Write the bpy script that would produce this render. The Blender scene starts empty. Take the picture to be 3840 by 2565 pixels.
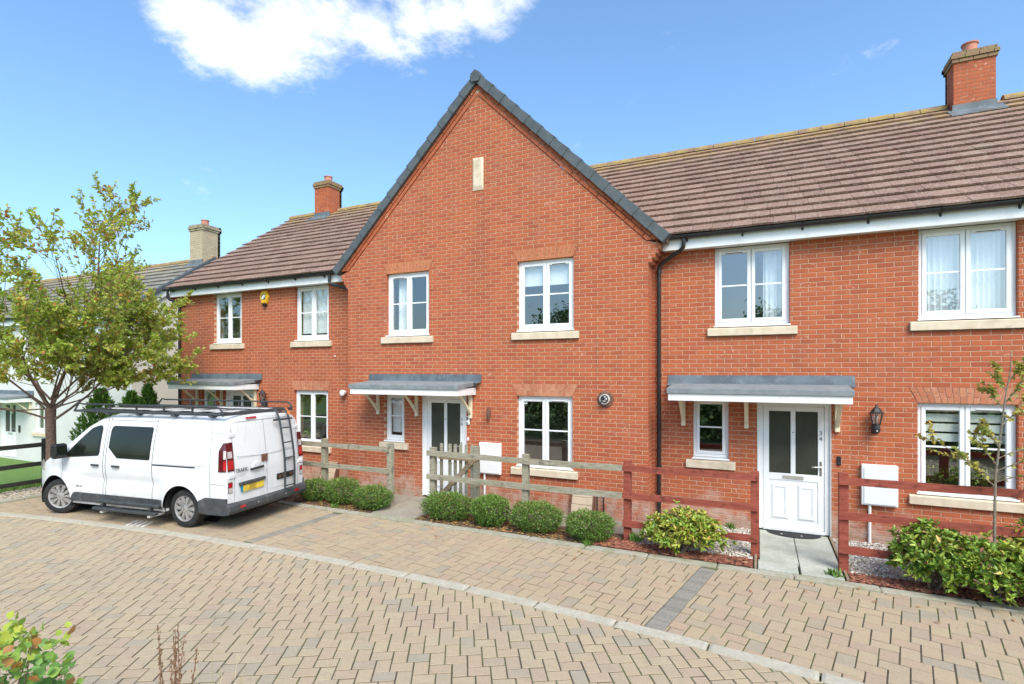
import bpy, bmesh, math, random
import numpy as np
from mathutils import Vector, Matrix
R = math.radians
sc = bpy.context.scene
COL = sc.collection

# ------------------------------------------------------------------ camera
cam_d = bpy.data.cameras.new('camera'); cam = bpy.data.objects.new('camera', cam_d); COL.objects.link(cam)
cam_d.sensor_width = 36; cam_d.lens = 36 * 1982 / 3840; cam_d.shift_y = 110.5 / 3840
cam_d.clip_start = 0.05; cam_d.clip_end = 3000
cam.location = (0, 0, 2.62); cam.rotation_euler = (R(90), 0, R(25.08))
sc.camera = cam

# ------------------------------------------------------------------ exposure
sc.view_settings.view_transform = 'Standard'; sc.view_settings.look = 'None'
sc.view_settings.exposure = 0.96; sc.view_settings.gamma = 1.0
try: sc.view_settings.use_curve_mapping = False
except Exception: pass
sc.render.resolution_x = 1024; sc.render.resolution_y = 684
sc.cycles.max_bounces = 8; sc.cycles.transparent_max_bounces = 12
sc.cycles.sample_clamp_indirect = 6

# ------------------------------------------------------------------ world and sun
SUN = Vector((0.50, -0.62, 0.86)).normalized()
elev = math.asin(SUN.z); azim = math.atan2(SUN.x, SUN.y)
W = bpy.data.worlds.new('World'); sc.world = W; W.use_nodes = True
nt = W.node_tree; nt.nodes.clear()
def wn(t, **kw):
    n = nt.nodes.new(t)
    for k, v in kw.items(): setattr(n, k, v)
    return n
def wl(a, b): nt.links.new(a, b)
def wmath(op, a, b=None, clamp=False):
    n = wn('ShaderNodeMath', operation=op, use_clamp=clamp)
    for i, s in enumerate((a, b)):
        if s is None: continue
        if isinstance(s, (int, float)): n.inputs[i].default_value = s
        else: wl(s, n.inputs[i])
    return n.outputs[0]
sky = wn('ShaderNodeTexSky', sky_type='NISHITA', sun_disc=False)
sky.sun_elevation = elev; sky.sun_rotation = azim; sky.altitude = 50
sky.air_density = 1.1; sky.dust_density = 2.4; sky.ozone_density = 2.0
tc = wn('ShaderNodeTexCoord')
nz = wn('ShaderNodeVectorMath', operation='NORMALIZE'); wl(tc.outputs['Generated'], nz.inputs[0])
D = nz.outputs[0]
sep = wn('ShaderNodeSeparateXYZ'); wl(D, sep.inputs[0])
# cloud layer: direction projected on a plane overhead, fractal noise
den = wmath('ADD', wmath('MAXIMUM', sep.outputs[2], 0.0), 0.30)
cx = wmath('DIVIDE', sep.outputs[0], den); cy = wmath('DIVIDE', sep.outputs[1], den)
cmb = wn('ShaderNodeCombineXYZ'); wl(cx, cmb.inputs[0]); wl(cy, cmb.inputs[1])
n1 = wn('ShaderNodeTexNoise'); n1.inputs['Scale'].default_value = 4.8; n1.inputs['Detail'].default_value = 10; n1.inputs['Roughness'].default_value = 0.68; n1.inputs['Distortion'].default_value = 0.25
wl(cmb.outputs[0], n1.inputs['Vector'])
blob = None
for c, r, wgt in (((-.750, .470, 0.502), 0.071, .8), ((-.735, .488, 0.520), 0.102, 1.0), ((-.715, .515, 0.505), 0.112, 1.0), ((-.688, .557, 0.492), 0.102, 1.0), ((-.655, .575, 0.520), 0.122, 1.0), ((-.625, .60, 0.535), 0.133, 1.0), ((-.585, .625, 0.550), 0.122, 1.0),
                  ((-.545, .665, 0.538), 0.112, 1.0), ((-.50, .688, 0.552), 0.112, 1.0), ((-.45, .712, 0.570), 0.112, 1.0), ((-.40, .732, 0.588), 0.102, 1.0), ((-.36, .735, 0.610), 0.102, .95), ((-.72, .44, 0.590), 0.133, .7), ((-.66, .50, 0.600), 0.143, 1.0), ((-.58, .57, 0.610), 0.163, 1.0), ((-.48, .64, 0.630), 0.163, 1.0), ((-.38, .68, 0.660), 0.153, 1.0),
                  ((.55, -.6, .58), .34, .9), ((-.5, -.75, .45), .30, .9), ((.85, .2, .5), .22, .8), ((.1, -.9, .35), .25, .8)):
    dn = wn('ShaderNodeVectorMath', operation='DISTANCE'); wl(D, dn.inputs[0]); dn.inputs[1].default_value = Vector(c).normalized()
    mr = wn('ShaderNodeMapRange', interpolation_type='SMOOTHSTEP'); wl(dn.outputs['Value'], mr.inputs[0])
    mr.inputs[1].default_value = r; mr.inputs[2].default_value = 0.0; mr.inputs[3].default_value = 0.0; mr.inputs[4].default_value = wgt
    blob = mr.outputs[0] if blob is None else wmath('MAXIMUM', blob, mr.outputs[0])
dens = wmath('ADD', n1.outputs['Fac'], wmath('MULTIPLY', blob, 0.33))
cm = wn('ShaderNodeMapRange', interpolation_type='SMOOTHSTEP'); wl(dens, cm.inputs[0])
cm.inputs[1].default_value = 0.58; cm.inputs[2].default_value = 0.92; cm.inputs[3].default_value = 0; cm.inputs[4].default_value = 1
hz = wn('ShaderNodeMapRange', interpolation_type='SMOOTHSTEP'); wl(sep.outputs[2], hz.inputs[0])
hz.inputs[1].default_value = 0.02; hz.inputs[2].default_value = 0.2
cfac = wmath('MULTIPLY', cm.outputs[0], hz.outputs[0])
tint = wn('ShaderNodeMix', data_type='RGBA', blend_type='MULTIPLY'); tint.inputs[0].default_value = 1.0
wl(sky.outputs[0], tint.inputs[6]); tint.inputs[7].default_value = (0.80, 1.0, 1.13, 1)
mx = wn('ShaderNodeMix', data_type='RGBA'); wl(cfac, mx.inputs[0]); wl(tint.outputs[2], mx.inputs[6]); mx.inputs[7].default_value = (5.0, 5.1, 5.25, 1)
bg = wn('ShaderNodeBackground'); wl(mx.outputs[2], bg.inputs[0]); bg.inputs[1].default_value = 0.138
wo = wn('ShaderNodeOutputWorld'); wl(bg.outputs[0], wo.inputs[0])

sl = bpy.data.lights.new('sun', 'SUN'); sl.energy = 2.0; sl.angle = R(30); sl.color = (1.0, 0.92, 0.80)
so = bpy.data.objects.new('sun', sl); COL.objects.link(so)
so.rotation_euler = SUN.to_track_quat('Z', 'Y').to_euler(); so.location = SUN * 60

# ------------------------------------------------------------------ materials
MATS = {}
class NB:
    def __init__(s, name):
        s.m = bpy.data.materials.new(name); s.m.use_nodes = True; s.t = s.m.node_tree; s.t.nodes.clear()
        s.out = s.n('ShaderNodeOutputMaterial'); s.b = s.n('ShaderNodeBsdfPrincipled'); s.l(s.b.outputs[0], s.out.inputs[0])
        s.pos = None
    def n(s, t, **kw):
        o = s.t.nodes.new(t)
        for k, v in kw.items(): setattr(o, k, v)
        return o
    def l(s, a, b): s.t.links.new(a, b)
    def put(s, sock, v):
        if isinstance(v, (int, float, tuple, list)): sock.default_value = v
        else: s.l(v, sock)
    def math(s, op, a, b=None, clamp=False):
        o = s.n('ShaderNodeMath', operation=op, use_clamp=clamp); s.put(o.inputs[0], a)
        if b is not None: s.put(o.inputs[1], b)
        return o.outputs[0]
    def P(s):   # world position
        if s.pos is None: s.pos = s.n('ShaderNodeNewGeometry').outputs['Position']
        return s.pos
    def obj(s): return s.n('ShaderNodeTexCoord').outputs['Object']
    def scale(s, v, sx, sy, sz):
        o = s.n('ShaderNodeVectorMath', operation='MULTIPLY'); s.l(v, o.inputs[0]); o.inputs[1].default_value = (sx, sy, sz); return o.outputs[0]
    def noise(s, scale, detail=4, rough=.55, vec=None, dist=0):
        o = s.n('ShaderNodeTexNoise'); o.inputs['Scale'].default_value = scale; o.inputs['Detail'].default_value = detail; o.inputs['Roughness'].default_value = rough; o.inputs['Distortion'].default_value = dist
        s.l(vec if vec is not None else s.P(), o.inputs['Vector']); return o.outputs['Fac']
    def rng(s, v, a, b, c=0., d=1., smooth=True):
        o = s.n('ShaderNodeMapRange', interpolation_type='SMOOTHSTEP' if smooth else 'LINEAR'); s.put(o.inputs[0], v)
        for i, x in enumerate((a, b, c, d)): o.inputs[i + 1].default_value = x
        return o.outputs[0]
    def mix(s, f, a, b, blend='MIX'):
        o = s.n('ShaderNodeMix', data_type='RGBA', blend_type=blend); s.put(o.inputs[0], f)
        s.put(o.inputs[6], a if not isinstance(a, tuple) else (*a, 1) if len(a) == 3 else a)
        s.put(o.inputs[7], b if not isinstance(b, tuple) else (*b, 1) if len(b) == 3 else b); return o.outputs[2]
    def ramp(s, f, stops, const=False):
        o = s.n('ShaderNodeValToRGB'); s.put(o.inputs[0], f); e = o.color_ramp.elements
        if const: o.color_ramp.interpolation = 'CONSTANT'
        while len(e) < len(stops): e.new(.5)
        for i, (p, c) in enumerate(stops): e[i].position = p; e[i].color = (*c, 1)
        return o.outputs[0]
    def rnd(s):   # per piece random value: mesh attribute or object property
        a = s.n('ShaderNodeAttribute', attribute_type='GEOMETRY', attribute_name='rnd'); b = s.n('ShaderNodeAttribute', attribute_type='OBJECT', attribute_name='rnd')
        return s.math('ADD', a.outputs['Fac'], b.outputs['Fac'])
    def bump(s, h, strength=.3, dist=.01):
        o = s.n('ShaderNodeBump'); o.inputs['Strength'].default_value = strength; o.inputs['Distance'].default_value = dist; s.l(h, o.inputs['Height']); s.l(o.outputs[0], s.b.inputs['Normal']); return o
    def done(s, col=None, rough=None, **kw):
        if col is not None: s.put(s.b.inputs['Base Color'], (*col, 1) if isinstance(col, tuple) and len(col) == 3 else col)
        if rough is not None: s.put(s.b.inputs['Roughness'], rough)
        for k, v in kw.items(): s.put(s.b.inputs[k.replace('_', ' ')], v)
        MATS[s.m.name] = s.m; return s.m

def simple(name, col, rough=.5, var=.12, scale=6., bump=.0, metallic=0., dirt=None, **kw):
    b = NB(name); n = b.noise(scale, 5); c = b.mix(b.rng(n, .3, .7, 0, 1), tuple(x * (1 - var) for x in col), tuple(min(1, x * (1 + var)) for x in col))
    if dirt: c = b.mix(b.rng(b.noise(dirt[1], 6, .65), .5, .75, 0, dirt[2]), c, dirt[0])
    if bump: b.bump(b.noise(scale * 12, 3), bump, .005)
    return b.done(c, b.rng(b.noise(scale * 2, 3), .2, .8, rough * .85, min(1, rough * 1.15)), Metallic=metallic, **kw)

def brick_mat(name, stops, mot=.35, efflo=True):
    b = NB(name); r = b.rnd()
    c = b.ramp(r, stops)
    c = b.mix(b.rng(b.noise(38, 5, .7), .38, .78, 0, mot), c, (.54, .165, .075))
    c = b.mix(b.rng(b.noise(16, 4), .42, .72, 0, .30), c, (.30, .085, .040))
    c = b.mix(b.rng(b.noise(1.1, 3), .35, .75, 0, .30), c, (.45, .115, .045))
    c = b.mix(b.rng(b.noise(1.0, 5, .6, b.scale(b.P(), 2.6, 2.6, .32)), .48, .74, 0, .30), c, (.24, .068, .034))
    c = b.mix(b.rng(b.noise(.7, 4, .6), .55, .74, 0, .42), c, (.36, .125, .075))
    pale = b.math('MULTIPLY', b.rng(b.noise(24, 4, .7), .55, .68), b.rng(b.math('FRACT', b.math('MULTIPLY', r, 17.3)), .72, .95, 0, .85))
    c = b.mix(pale, c, (.66, .40, .28))
    if efflo:
        sp = b.n('ShaderNodeSeparateXYZ'); b.l(b.P(), sp.inputs[0])
        h = b.math('ADD', sp.outputs[2], b.math('MULTIPLY', b.noise(2.2, 4), -1.1))
        lo = b.math('MULTIPLY', b.rng(h, -.02, -.38, 0, .72), b.rng(b.noise(5, 5, .6), .3, .62))
        c = b.mix(lo, c, (.52, .40, .33))
        c = b.mix(b.math('MULTIPLY', b.rng(sp.outputs[2], .30, .05, 0, .5), b.rng(b.noise(3.3, 4), .4, .65)), c, (.27, .23, .17))
    c = b.mix(b.rng(b.noise(1.0, 5, .65, b.scale(b.P(), 7, 7, .55)), .56, .74, 0, .34), c, (.20, .075, .045))
    b.bump(b.noise(120, 4, .7), .35, .004)
    return b.done(c, .88)
BR = [(0, (.34, .074, .029)), (.25, (.40, .092, .033)), (.5, (.435, .104, .036)), (.75, (.455, .116, .042)), (1, (.40, .096, .040))]
M_BRICK = brick_mat('red_brick', BR)
M_ARCH = brick_mat('orange_arch_brick', [(0, (.46, .155, .065)), (.5, (.51, .185, .08)), (1, (.48, .165, .075))], .25, False)
M_CHIM = brick_mat('mossy_chimney_brick', BR, .3, False)
def buff():
    b = NB('buff_brick'); c = b.ramp(b.rnd(), [(0, (.42, .34, .22)), (.5, (.50, .41, .28)), (1, (.46, .36, .25))]); c = b.mix(b.rng(b.noise(9, 5), .5, .75, 0, .5), c, (.34, .29, .19)); b.bump(b.noise(110, 4), .3, .004); return b.done(c, .9)
M_BUFF = buff()
def mortar(name, col):
    b = NB(name); c = b.mix(b.rng(b.noise(9, 5), .3, .7), tuple(x * .82 for x in col), col)
    sp = b.n('ShaderNodeSeparateXYZ'); b.l(b.P(), sp.inputs[0])
    c = b.mix(b.math('MULTIPLY', b.rng(sp.outputs[2], .45, .0, 0, .6), b.rng(b.noise(4, 4), .3, .6)), c, (.30, .27, .20))
    b.bump(b.noise(200, 3), .4, .003); return b.done(c, .95)
M_MORT = mortar('sandy_mortar', (.58, .38, .25))
def moss_mat(name, base, moss, amt, scale=7):
    b = NB(name); c = b.mix(b.rng(b.noise(30, 5), .3, .7), tuple(x * .8 for x in base), base); c = b.mix(b.rng(b.noise(scale, 6, .65), .42, .62, 0, amt), c, moss); b.bump(b.noise(60, 5), .5, .008); return b.done(c, .92)
M_CHCAP = moss_mat('mossy_corbel_brick', (.30, .17, .10), (.25, .21, .075), .7)
def tile_mat(name, a, b2, speck, mossz):
    b = NB(name); r = b.rnd(); c = b.ramp(r, [(0, a), (.5, tuple((x + y) / 2 for x, y in zip(a, b2))), (1, b2)])
    c = b.mix(b.rng(b.noise(2.0, 4), .35, .7, 0, .35), c, tuple(x * .72 for x in a))
    c = b.mix(b.rng(b.noise(34, 4, .7), .55, .66, 0, speck), c, (.62, .56, .48))
    c = b.mix(b.rng(b.noise(13, 6, .75), .56, .70, 0, speck * .6), c, (.50, .43, .36))
    c = b.mix(b.rng(b.noise(140, 2, .6), .60, .68, 0, speck * .9), c, (.70, .66, .58)); c = b.mix(b.rng(b.noise(1.0, 5, .65, b.scale(b.P(), 2.2, .5, .5)), .54, .74, 0, .22), c, (.14, .085, .058)); c = b.mix(b.rng(b.noise(.8, 5, .7), .58, .72, 0, .45), c, (.33, .27, .19))
    sp = b.n('ShaderNodeSeparateXYZ'); b.l(b.P(), sp.inputs[0])
    c = b.mix(b.math('MULTIPLY', b.rng(sp.outputs[2], mossz[0], mossz[1], 0, 1), b.rng(b.noise(2.6, 5, .6), .38, .62, 0, .85)), c, (.40, .27, .10))
    c = b.mix(b.rng(b.noise(4.0, 6, .7), .62, .74, 0, .55), c, (.13, .085, .055))
    b.bump(b.noise(90, 4, .7), .4, .006); return b.done(c, .9)
M_TILE = tile_mat('brown_concrete_tile', (.19, .096, .062), (.26, .148, .102), .66, (7.35, 8.1))
M_TILEG = tile_mat('grey_concrete_tile', (.15, .135, .105), (.23, .205, .165), .75, (6.1, 6.75))
def ridge_mat():
    b = NB('mossy_ridge_tile'); c = b.mix(b.rng(b.noise(3.0, 6, .65), .36, .58), (.24, .145, .10), (.34, .235, .085)); c = b.mix(b.rng(b.noise(17, 5), .5, .68, 0, .6), c, (.25, .20, .06)); c = b.mix(b.rng(b.noise(45, 4), .6, .7, 0, .7), c, (.58, .52, .42)); b.bump(b.noise(40, 5), .6, .012); return b.done(c, .95)
M_RIDGE = ridge_mat()
M_VERGE = simple('slate_grey_verge_cap', (.078, .088, .092), .55, .18, 5, .15)
M_WHITE = simple('white_plastic', (.83, .83, .82), .32, .03, 3)
M_FASC = simple('white_fascia', (.80, .80, .785), .38, .05, 2, 0, 0, ((.50, .48, .41), 5, .35))
M_CREAMP = simple('cream_paint', (.74, .66, .47), .5, .06, 8, .1)
M_BLACKP = simple('black_plastic', (.018, .018, .019), .38, .2, 6)
M_LEAD = simple('grey_lead', (.115, .138, .155), .6, .25, 4, .25, 0, ((.27, .30, .31), 9, .5))
M_FELT = simple('grey_felt', (.205, .225, .235), .75, .14, 7, .3, 0, ((.36, .33, .25), 12, .6))
def stone():
    b = NB('sandstone_sill'); c = b.mix(b.rng(b.noise(7, 5), .3, .7), (.60, .485, .345), (.70, .585, .435)); c = b.mix(b.rng(b.noise(3.1, 6, .65), .56, .72, 0, .6), c, (.38, .33, .22)); c = b.mix(b.rng(b.noise(90, 3), .55, .7, 0, .35), c, (.45, .36, .25)); b.bump(b.noise(150, 3), .25, .003); return b.done(c, .9)
M_STONE = stone()
def glass(name, tint=(.92, .95, .93), ref=.22):
    b = NB(name); b.t.nodes.remove(b.b); g = b.n('ShaderNodeBsdfGlossy'); g.inputs['Roughness'].default_value = .0; g.inputs[0].default_value = (.95, .97, 1, 1)
    t = b.n('ShaderNodeBsdfTransparent'); t.inputs[0].default_value = (*tint, 1)
    f = b.n('ShaderNodeLayerWeight'); f.inputs[0].default_value = .5
    bm = b.n('ShaderNodeBump'); bm.inputs['Strength'].default_value = .04; bm.inputs['Distance'].default_value = .02; b.l(b.noise(2.2, 2), bm.inputs['Height']); b.l(bm.outputs[0], g.inputs['Normal'])
    mx = b.n('ShaderNodeMixShader'); b.l(b.math('ADD', b.math('MULTIPLY', b.math('POWER', f.outputs['Facing'], 3.5), .85), ref, True), mx.inputs[0]); b.l(t.outputs[0], mx.inputs[1]); b.l(g.outputs[0], mx.inputs[2]); b.l(mx.outputs[0], b.out.inputs[0]); MATS[name] = b.m; return b.m
M_GLASS = glass('window_glass')
M_CARGLASS = glass('tinted_van_glass', (.16, .19, .17), .05)
M_CARGLASSF = glass('van_cab_glass', (.50, .58, .54), .05)
def frosted():
    b = NB('patterned_door_glass'); n = b.n('ShaderNodeTexWave'); n.inputs['Scale'].default_value = 9; n.inputs['Distortion'].default_value = 9; n.inputs['Detail'].default_value = 3; b.l(b.scale(b.P(), 3, 3, .8), n.inputs['Vector'])
    b.bump(n.outputs['Fac'], .35, .01); return b.done(b.mix(b.noise(3, 3), (.030, .034, .026), (.070, .075, .058)), .16)
M_FROST = frosted()
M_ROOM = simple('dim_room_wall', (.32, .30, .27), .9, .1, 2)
M_CURT = simple('white_voile_curtain', (.86, .88, .90), .85, .05, 2)
M_CURTB = simple('striped_roller_blind', (.80, .82, .76), .8, .05, 2)
M_DARKCL = simple('dark_furniture', (.05, .045, .04), .7, .3, 3)
def timber(name, a, b2, moss=.0):
    b = NB(name); p = b.scale(b.P(), 3, 30, 30); n = b.noise(1.6, 6, .6, p, .6); c = b.mix(b.rng(n, .3, .7), a, b2); c = b.mix(b.rng(b.noise(60, 4, .6, b.scale(b.P(), .12, 1, 1)), .5, .72, 0, .5), c, tuple(x * .6 for x in a))
    c = b.mix(b.rng(b.noise(9, 5), .58, .66, 0, .6), c, tuple(x * .45 for x in a))
    if moss: c = b.mix(b.rng(b.noise(5, 5), .45, .65, 0, moss), c, (.24, .25, .12))
    b.bump(n, .4, .006); return b.done(c, .9)
M_GREYW = timber('weathered_grey_timber', (.235, .205, .145), (.385, .35, .27), .30)
M_REDW = timber('red_stained_timber', (.22, .045, .026), (.34, .085, .052))
M_BLKW = timber('black_stained_timber', (.014, .015, .011), (.035, .035, .026))
M_BROWNW = timber('brown_pallet_timber', (.23, .165, .10), (.36, .27, .18))
def paver_mat(name, stops):
    b = NB(name); c = b.ramp(b.rnd(), stops)
    c = b.mix(b.rng(b.noise(30, 5, .7), .35, .75, 0, .40), c, (.46, .37, .235)); c = b.mix(b.rng(b.noise(75, 3, .7), .55, .7, 0, .5), c, (.20, .175, .14)); c = b.mix(b.rng(b.noise(120, 2, .7), .6, .7, 0, .5), c, (.72, .66, .55))
    c = b.mix(b.rng(b.noise(.55, 4), .48, .74, 0, .30), c, (.35, .295, .21)); c = b.mix(b.rng(b.noise(.35, 3), .5, .75, 0, .35), c, (.50, .36, .23))
    c = b.mix(b.rng(b.noise(11, 5, .7), .46, .70, 0, .30), c, (.31, .255, .175)); c = b.mix(b.rng(b.noise(1.7, 6, .72), .55, .70, 0, .34), c, (.25, .21, .15)); c = b.mix(b.rng(b.noise(5.5, 5, .7), .62, .72, 0, .40), c, (.20, .215, .10)); b.bump(b.noise(170, 3, .7), .6, .005); return b.done(c, .9)
PV = [(0, (0.408, 0.314, 0.197)), (0.14, (0.427, 0.333, 0.209)), (0.28, (0.402, 0.299, 0.197)), (0.42, (0.42, 0.333, 0.216)), (0.55, (0.402, 0.289, 0.197)), (0.66, (0.377, 0.305, 0.206)), (0.76, (0.42, 0.305, 0.197)), (0.86, (0.377, 0.274, 0.197)), (0.94, (0.34, 0.289, 0.212)), (1, (0.318, 0.277, 0.209))]
M_PAVE = paver_mat('buff_block_paver', PV)
M_PAVE2 = paver_mat('bay_block_paver', [(p, (c[0] * .98, c[1] * .95, c[2] * .93)) for p, c in PV])
M_PAVED = paver_mat('charcoal_block_paver', [(0, (.155, .15, .135)), (.5, (.19, .185, .165)), (1, (.225, .215, .19))])
def joint():
    b = NB('sandy_mossy_joint'); c = b.mix(b.rng(b.noise(1.2, 5), .42, .62), (.075, .062, .040), (.105, .115, .034)); b.bump(b.noise(90, 3), .5, .005); return b.done(c, .98)
M_JOINT = joint()
M_KERB = moss_mat('pale_concrete_kerb', (.50, .455, .36), (.36, .33, .245), .5, 5)
M_EDGE = moss_mat('mossy_concrete_edging', (.42, .385, .30), (.24, .24, .13), .65, 4)
M_SLAB = moss_mat('grey_green_paving_slab', (.50, .51, .43), (.33, .34, .27), .7, 2.5)
M_SLABB = moss_mat('brown_path_paver', (.36, .31, .24), (.25, .22, .17), .6, 3)
def soil(name, a, b2):
    b = NB(name); c = b.mix(b.rng(b.noise(26, 6, .7), .3, .7), a, b2); b.bump(b.noise(40, 6, .7), .8, .02); return b.done(c, .98)
M_SOIL = soil('dark_bed_soil', (.06, .04, .026), (.15, .09, .055))
M_GRASS = soil('lawn_turf', (.07, .13, .022), (.15, .26, .045))
M_GRAVB = soil('gravel_bed_base', (.30, .26, .21), (.50, .46, .40))
def byrnd(name, stops, rough=.85, sub=0, spec=None, trans=0):
    b = NB(name); c = b.ramp(b.rnd(), stops)
    if trans:
        t = b.n('ShaderNodeBsdfTranslucent'); b.l(c, t.inputs[0]); m = b.n('ShaderNodeMixShader'); m.inputs[0].default_value = trans; b.l(b.b.outputs[0], m.inputs[1]); b.l(t.outputs[0], m.inputs[2]); b.l(m.outputs[0], b.out.inputs[0])
    return b.done(c, rough)
M_STONES = byrnd('white_gravel_stones', [(0, (.30, .26, .21)), (.3, (.60, .55, .47)), (.6, (.78, .74, .68)), (.85, (.52, .40, .28)), (1, (.12, .10, .08))])
M_STONEB = byrnd('buff_gravel_stones', [(0, (.26, .21, .15)), (.4, (.46, .38, .28)), (.8, (.58, .50, .40)), (1, (.30, .26, .22))])
M_CHIPS = byrnd('red_bark_chips', [(0, (.14, .04, .022)), (.35, (.24, .075, .042)), (.7, (.33, .125, .072)), (.92, (.24, .105, .065)), (1, (.52, .27, .13))])
M_LITTER = byrnd('fallen_leaves', [(0, (.26, .10, .04)), (.4, (.40, .17, .06)), (.7, (.52, .33, .10)), (1, (.25, .23, .07))])
GL = [(0, (.035, .085, .014)), (.3, (.060, .135, .020)), (.6, (.095, .185, .028)), (.85, (.15, .235, .040)), (1, (.20, .25, .05))]
M_TREELEAF = byrnd('cherry_leaf', [(0, (.13, .23, .025)), (.3, (.26, .39, .045)), (.6, (.42, .52, .075)), (.80, (.56, .60, .13)), (.89, (.52, .36, .07)), (1, (.60, .20, .055))], .55, trans=.5)
M_BOX = byrnd('clipped_shrub_leaf', [(0, (.045, .095, .016)), (.35, (.095, .185, .026)), (.65, (.155, .265, .042)), (.88, (.235, .33, .07)), (1, (.28, .12, .05))], .6, trans=.2)
M_BOXB = byrnd('bright_clipped_shrub_leaf', [(0, (.050, .105, .016)), (.4, (.105, .205, .028)), (.75, (.165, .285, .04)), (1, (.22, .31, .06))], .6, trans=.2)
M_SKIM = byrnd('glossy_evergreen_leaf', [(0, (.060, .125, .020)), (.3, (.14, .25, .034)), (.58, (.26, .38, .05)), (.80, (.43, .49, .08)), (.90, (.45, .42, .075)), (.96, (.60, .38, .08)), (1, (.26, .10, .06))], .35, trans=.15)
M_SKIMY = byrnd('yellowing_evergreen_leaf', [(0, (.060, .14, .022)), (.25, (.15, .27, .034)), (.50, (.29, .39, .05)), (.74, (.47, .50, .08)), (.88, (.56, .46, .09)), (.95, (.60, .36, .10)), (1, (.24, .085, .05))], .35, trans=.15)
M_SAPL = byrnd('hawthorn_leaf', [(0, (.12, .20, .04)), (.4, (.25, .31, .06)), (.75, (.48, .42, .08)), (1, (.55, .28, .09))], .6, trans=.3)
M_CONI = byrnd('conifer_spray', [(0, (.045, .115, .014)), (.5, (.10, .22, .028)), (1, (.19, .33, .045))], .7, trans=.2)
M_FORE = byrnd('rounded_shrub_leaf', [(0, (.12, .26, .07)), (.35, (.20, .40, .10)), (.6, (.34, .50, .08)), (.85, (.52, .56, .07)), (.93, (.55, .42, .08)), (1, (.58, .15, .09))], .5, trans=.35)
M_BLADE = byrnd('grass_blade', [(0, (.07, .15, .02)), (.6, (.14, .27, .04)), (1, (.25, .33, .08))], .7, trans=.2)
M_STRAW = byrnd('dry_stalk', [(0, (.36, .26, .14)), (1, (.62, .52, .34))], .9)
M_SEED = byrnd('brown_seed_head', [(0, (.16, .085, .045)), (1, (.28, .16, .09))], .9)
M_BARK = soil('cherry_bark', (.10, .060, .043), (.25, .165, .125))
M_BARKG = soil('grey_sapling_bark', (.16, .13, .09), (.29, .25, .19))
M_BERRY = simple('red_berry', (.30, .02, .018), .4, .2, 8)
M_RENDER = simple('cream_render', (.66, .61, .54), .9, .05, 1.5, .15)
M_RENDW = simple('white_render', (.62, .61, .57), .9, .04, 1.5, .15)

def van_paint():
    b = NB('white_van_paint'); sp = b.n('ShaderNodeSeparateXYZ'); b.l(b.obj(), sp.inputs[0])
    c = b.mix(b.rng(b.noise(1.3, 5), .3, .75), (.77, .77, .77), (.70, .705, .705))
    st = b.noise(3.0, 6, .65, b.scale(b.obj(), 9, 9, .55))
    c = b.mix(b.math('MULTIPLY', b.rng(st, .52, .72, 0, .45), b.rng(sp.outputs[2], .5, 1.9, .3, 1)), c, (.50, .45, .36))
    c = b.mix(b.math('MULTIPLY', b.rng(sp.outputs[2], .75, .3, 0, .5), b.rng(b.noise(6, 5), .35, .7)), c, (.42, .39, .33))
    return b.done(c, b.rng(b.noise(8, 3), .3, .7, .28, .42), Coat_Weight=.35)
M_VAN = van_paint()
M_VPLAS = simple('grey_van_plastic', (.055, .058, .062), .6, .2, 9, .2, 0, ((.16, .15, .13), 6, .6))
M_TYRE = simple('tyre_rubber', (.018, .018, .018), .85, .3, 14, .3)
M_HUB = simple('silver_wheel_trim', (.36, .35, .335), .42, .15, 9, 0, .35, ((.16, .14, .115), 11, .75))
M_STEEL = simple('dark_painted_steel', (.060, .066, .068), .45, .2, 9, 0, .3)
M_MESH = simple('ribbed_aluminium', (.62, .60, .56), .5, .15, 12, 0, .3)
M_REDL = simple('red_lamp_lens', (.42, .012, .016), .12, .15, 8, Coat_Weight=.6)
M_DREDL = simple('dark_red_lamp_lens', (.10, .006, .010), .12, .15, 8, Coat_Weight=.6)
M_CLRL = simple('clear_lamp_lens', (.55, .49, .46), .15, .08, 9, Coat_Weight=.6)
M_ORNG = simple('orange_strap', (.75, .20, .06), .6, .1, 9)
M_SEAT = simple('grey_seat_fabric', (.16, .17, .19), .9, .2, 9)
def plate():
    b = NB('yellow_number_plate'); sp = b.n('ShaderNodeSeparateXYZ'); b.l(b.obj(), sp.inputs[0]); c = b.mix(b.rng(b.noise(8, 2, .4), .5, .62, 0, .6), (.78, .56, .06), (.25, .15, .03)); return b.done(c, .35)
M_PLATE = plate()
M_PBLUE = simple('blue_plate_band', (.02, .22, .34), .4, .05, 5)
M_ALARM = simple('yellow_alarm_case', (.78, .44, .025), .4, .08, 9)
M_BADGE = simple('dark_badge', (.06, .07, .10), .5, .1, 9)
M_TERRA = simple('terracotta_pot', (.50, .20, .14), .8, .12, 7, .2)
M_METAL = simple('brushed_steel', (.52, .52, .50), .28, .12, 12, 0, .85)
M_RUST = simple('rusty_brown_metal', (.16, .075, .045), .75, .3, 14, .3)
M_FLUE = simple('grey_flue_end', (.55, .54, .52), .5, .15, 15)
M_GASB = simple('beige_gas_cover', (.52, .40, .28), .75, .1, 6, .15)
M_GASD = simple('brown_gas_side', (.17, .075, .045), .8, .15, 6, .15)
M_RUBM = simple('black_rubber_mat', (.022, .022, .023), .9, .3, 20, .5)
M_PAINT = simple('white_road_paint', (.70, .68, .63), .85, .12, 14, .1, 0, ((.42, .37, .29), 9, .7))
M_LANT = simple('black_lantern_metal', (.025, .026, .028), .5, .2, 9)
M_DARKIN = simple('dark_cavity', (.012, .012, .012), .95, .1, 3)

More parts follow.
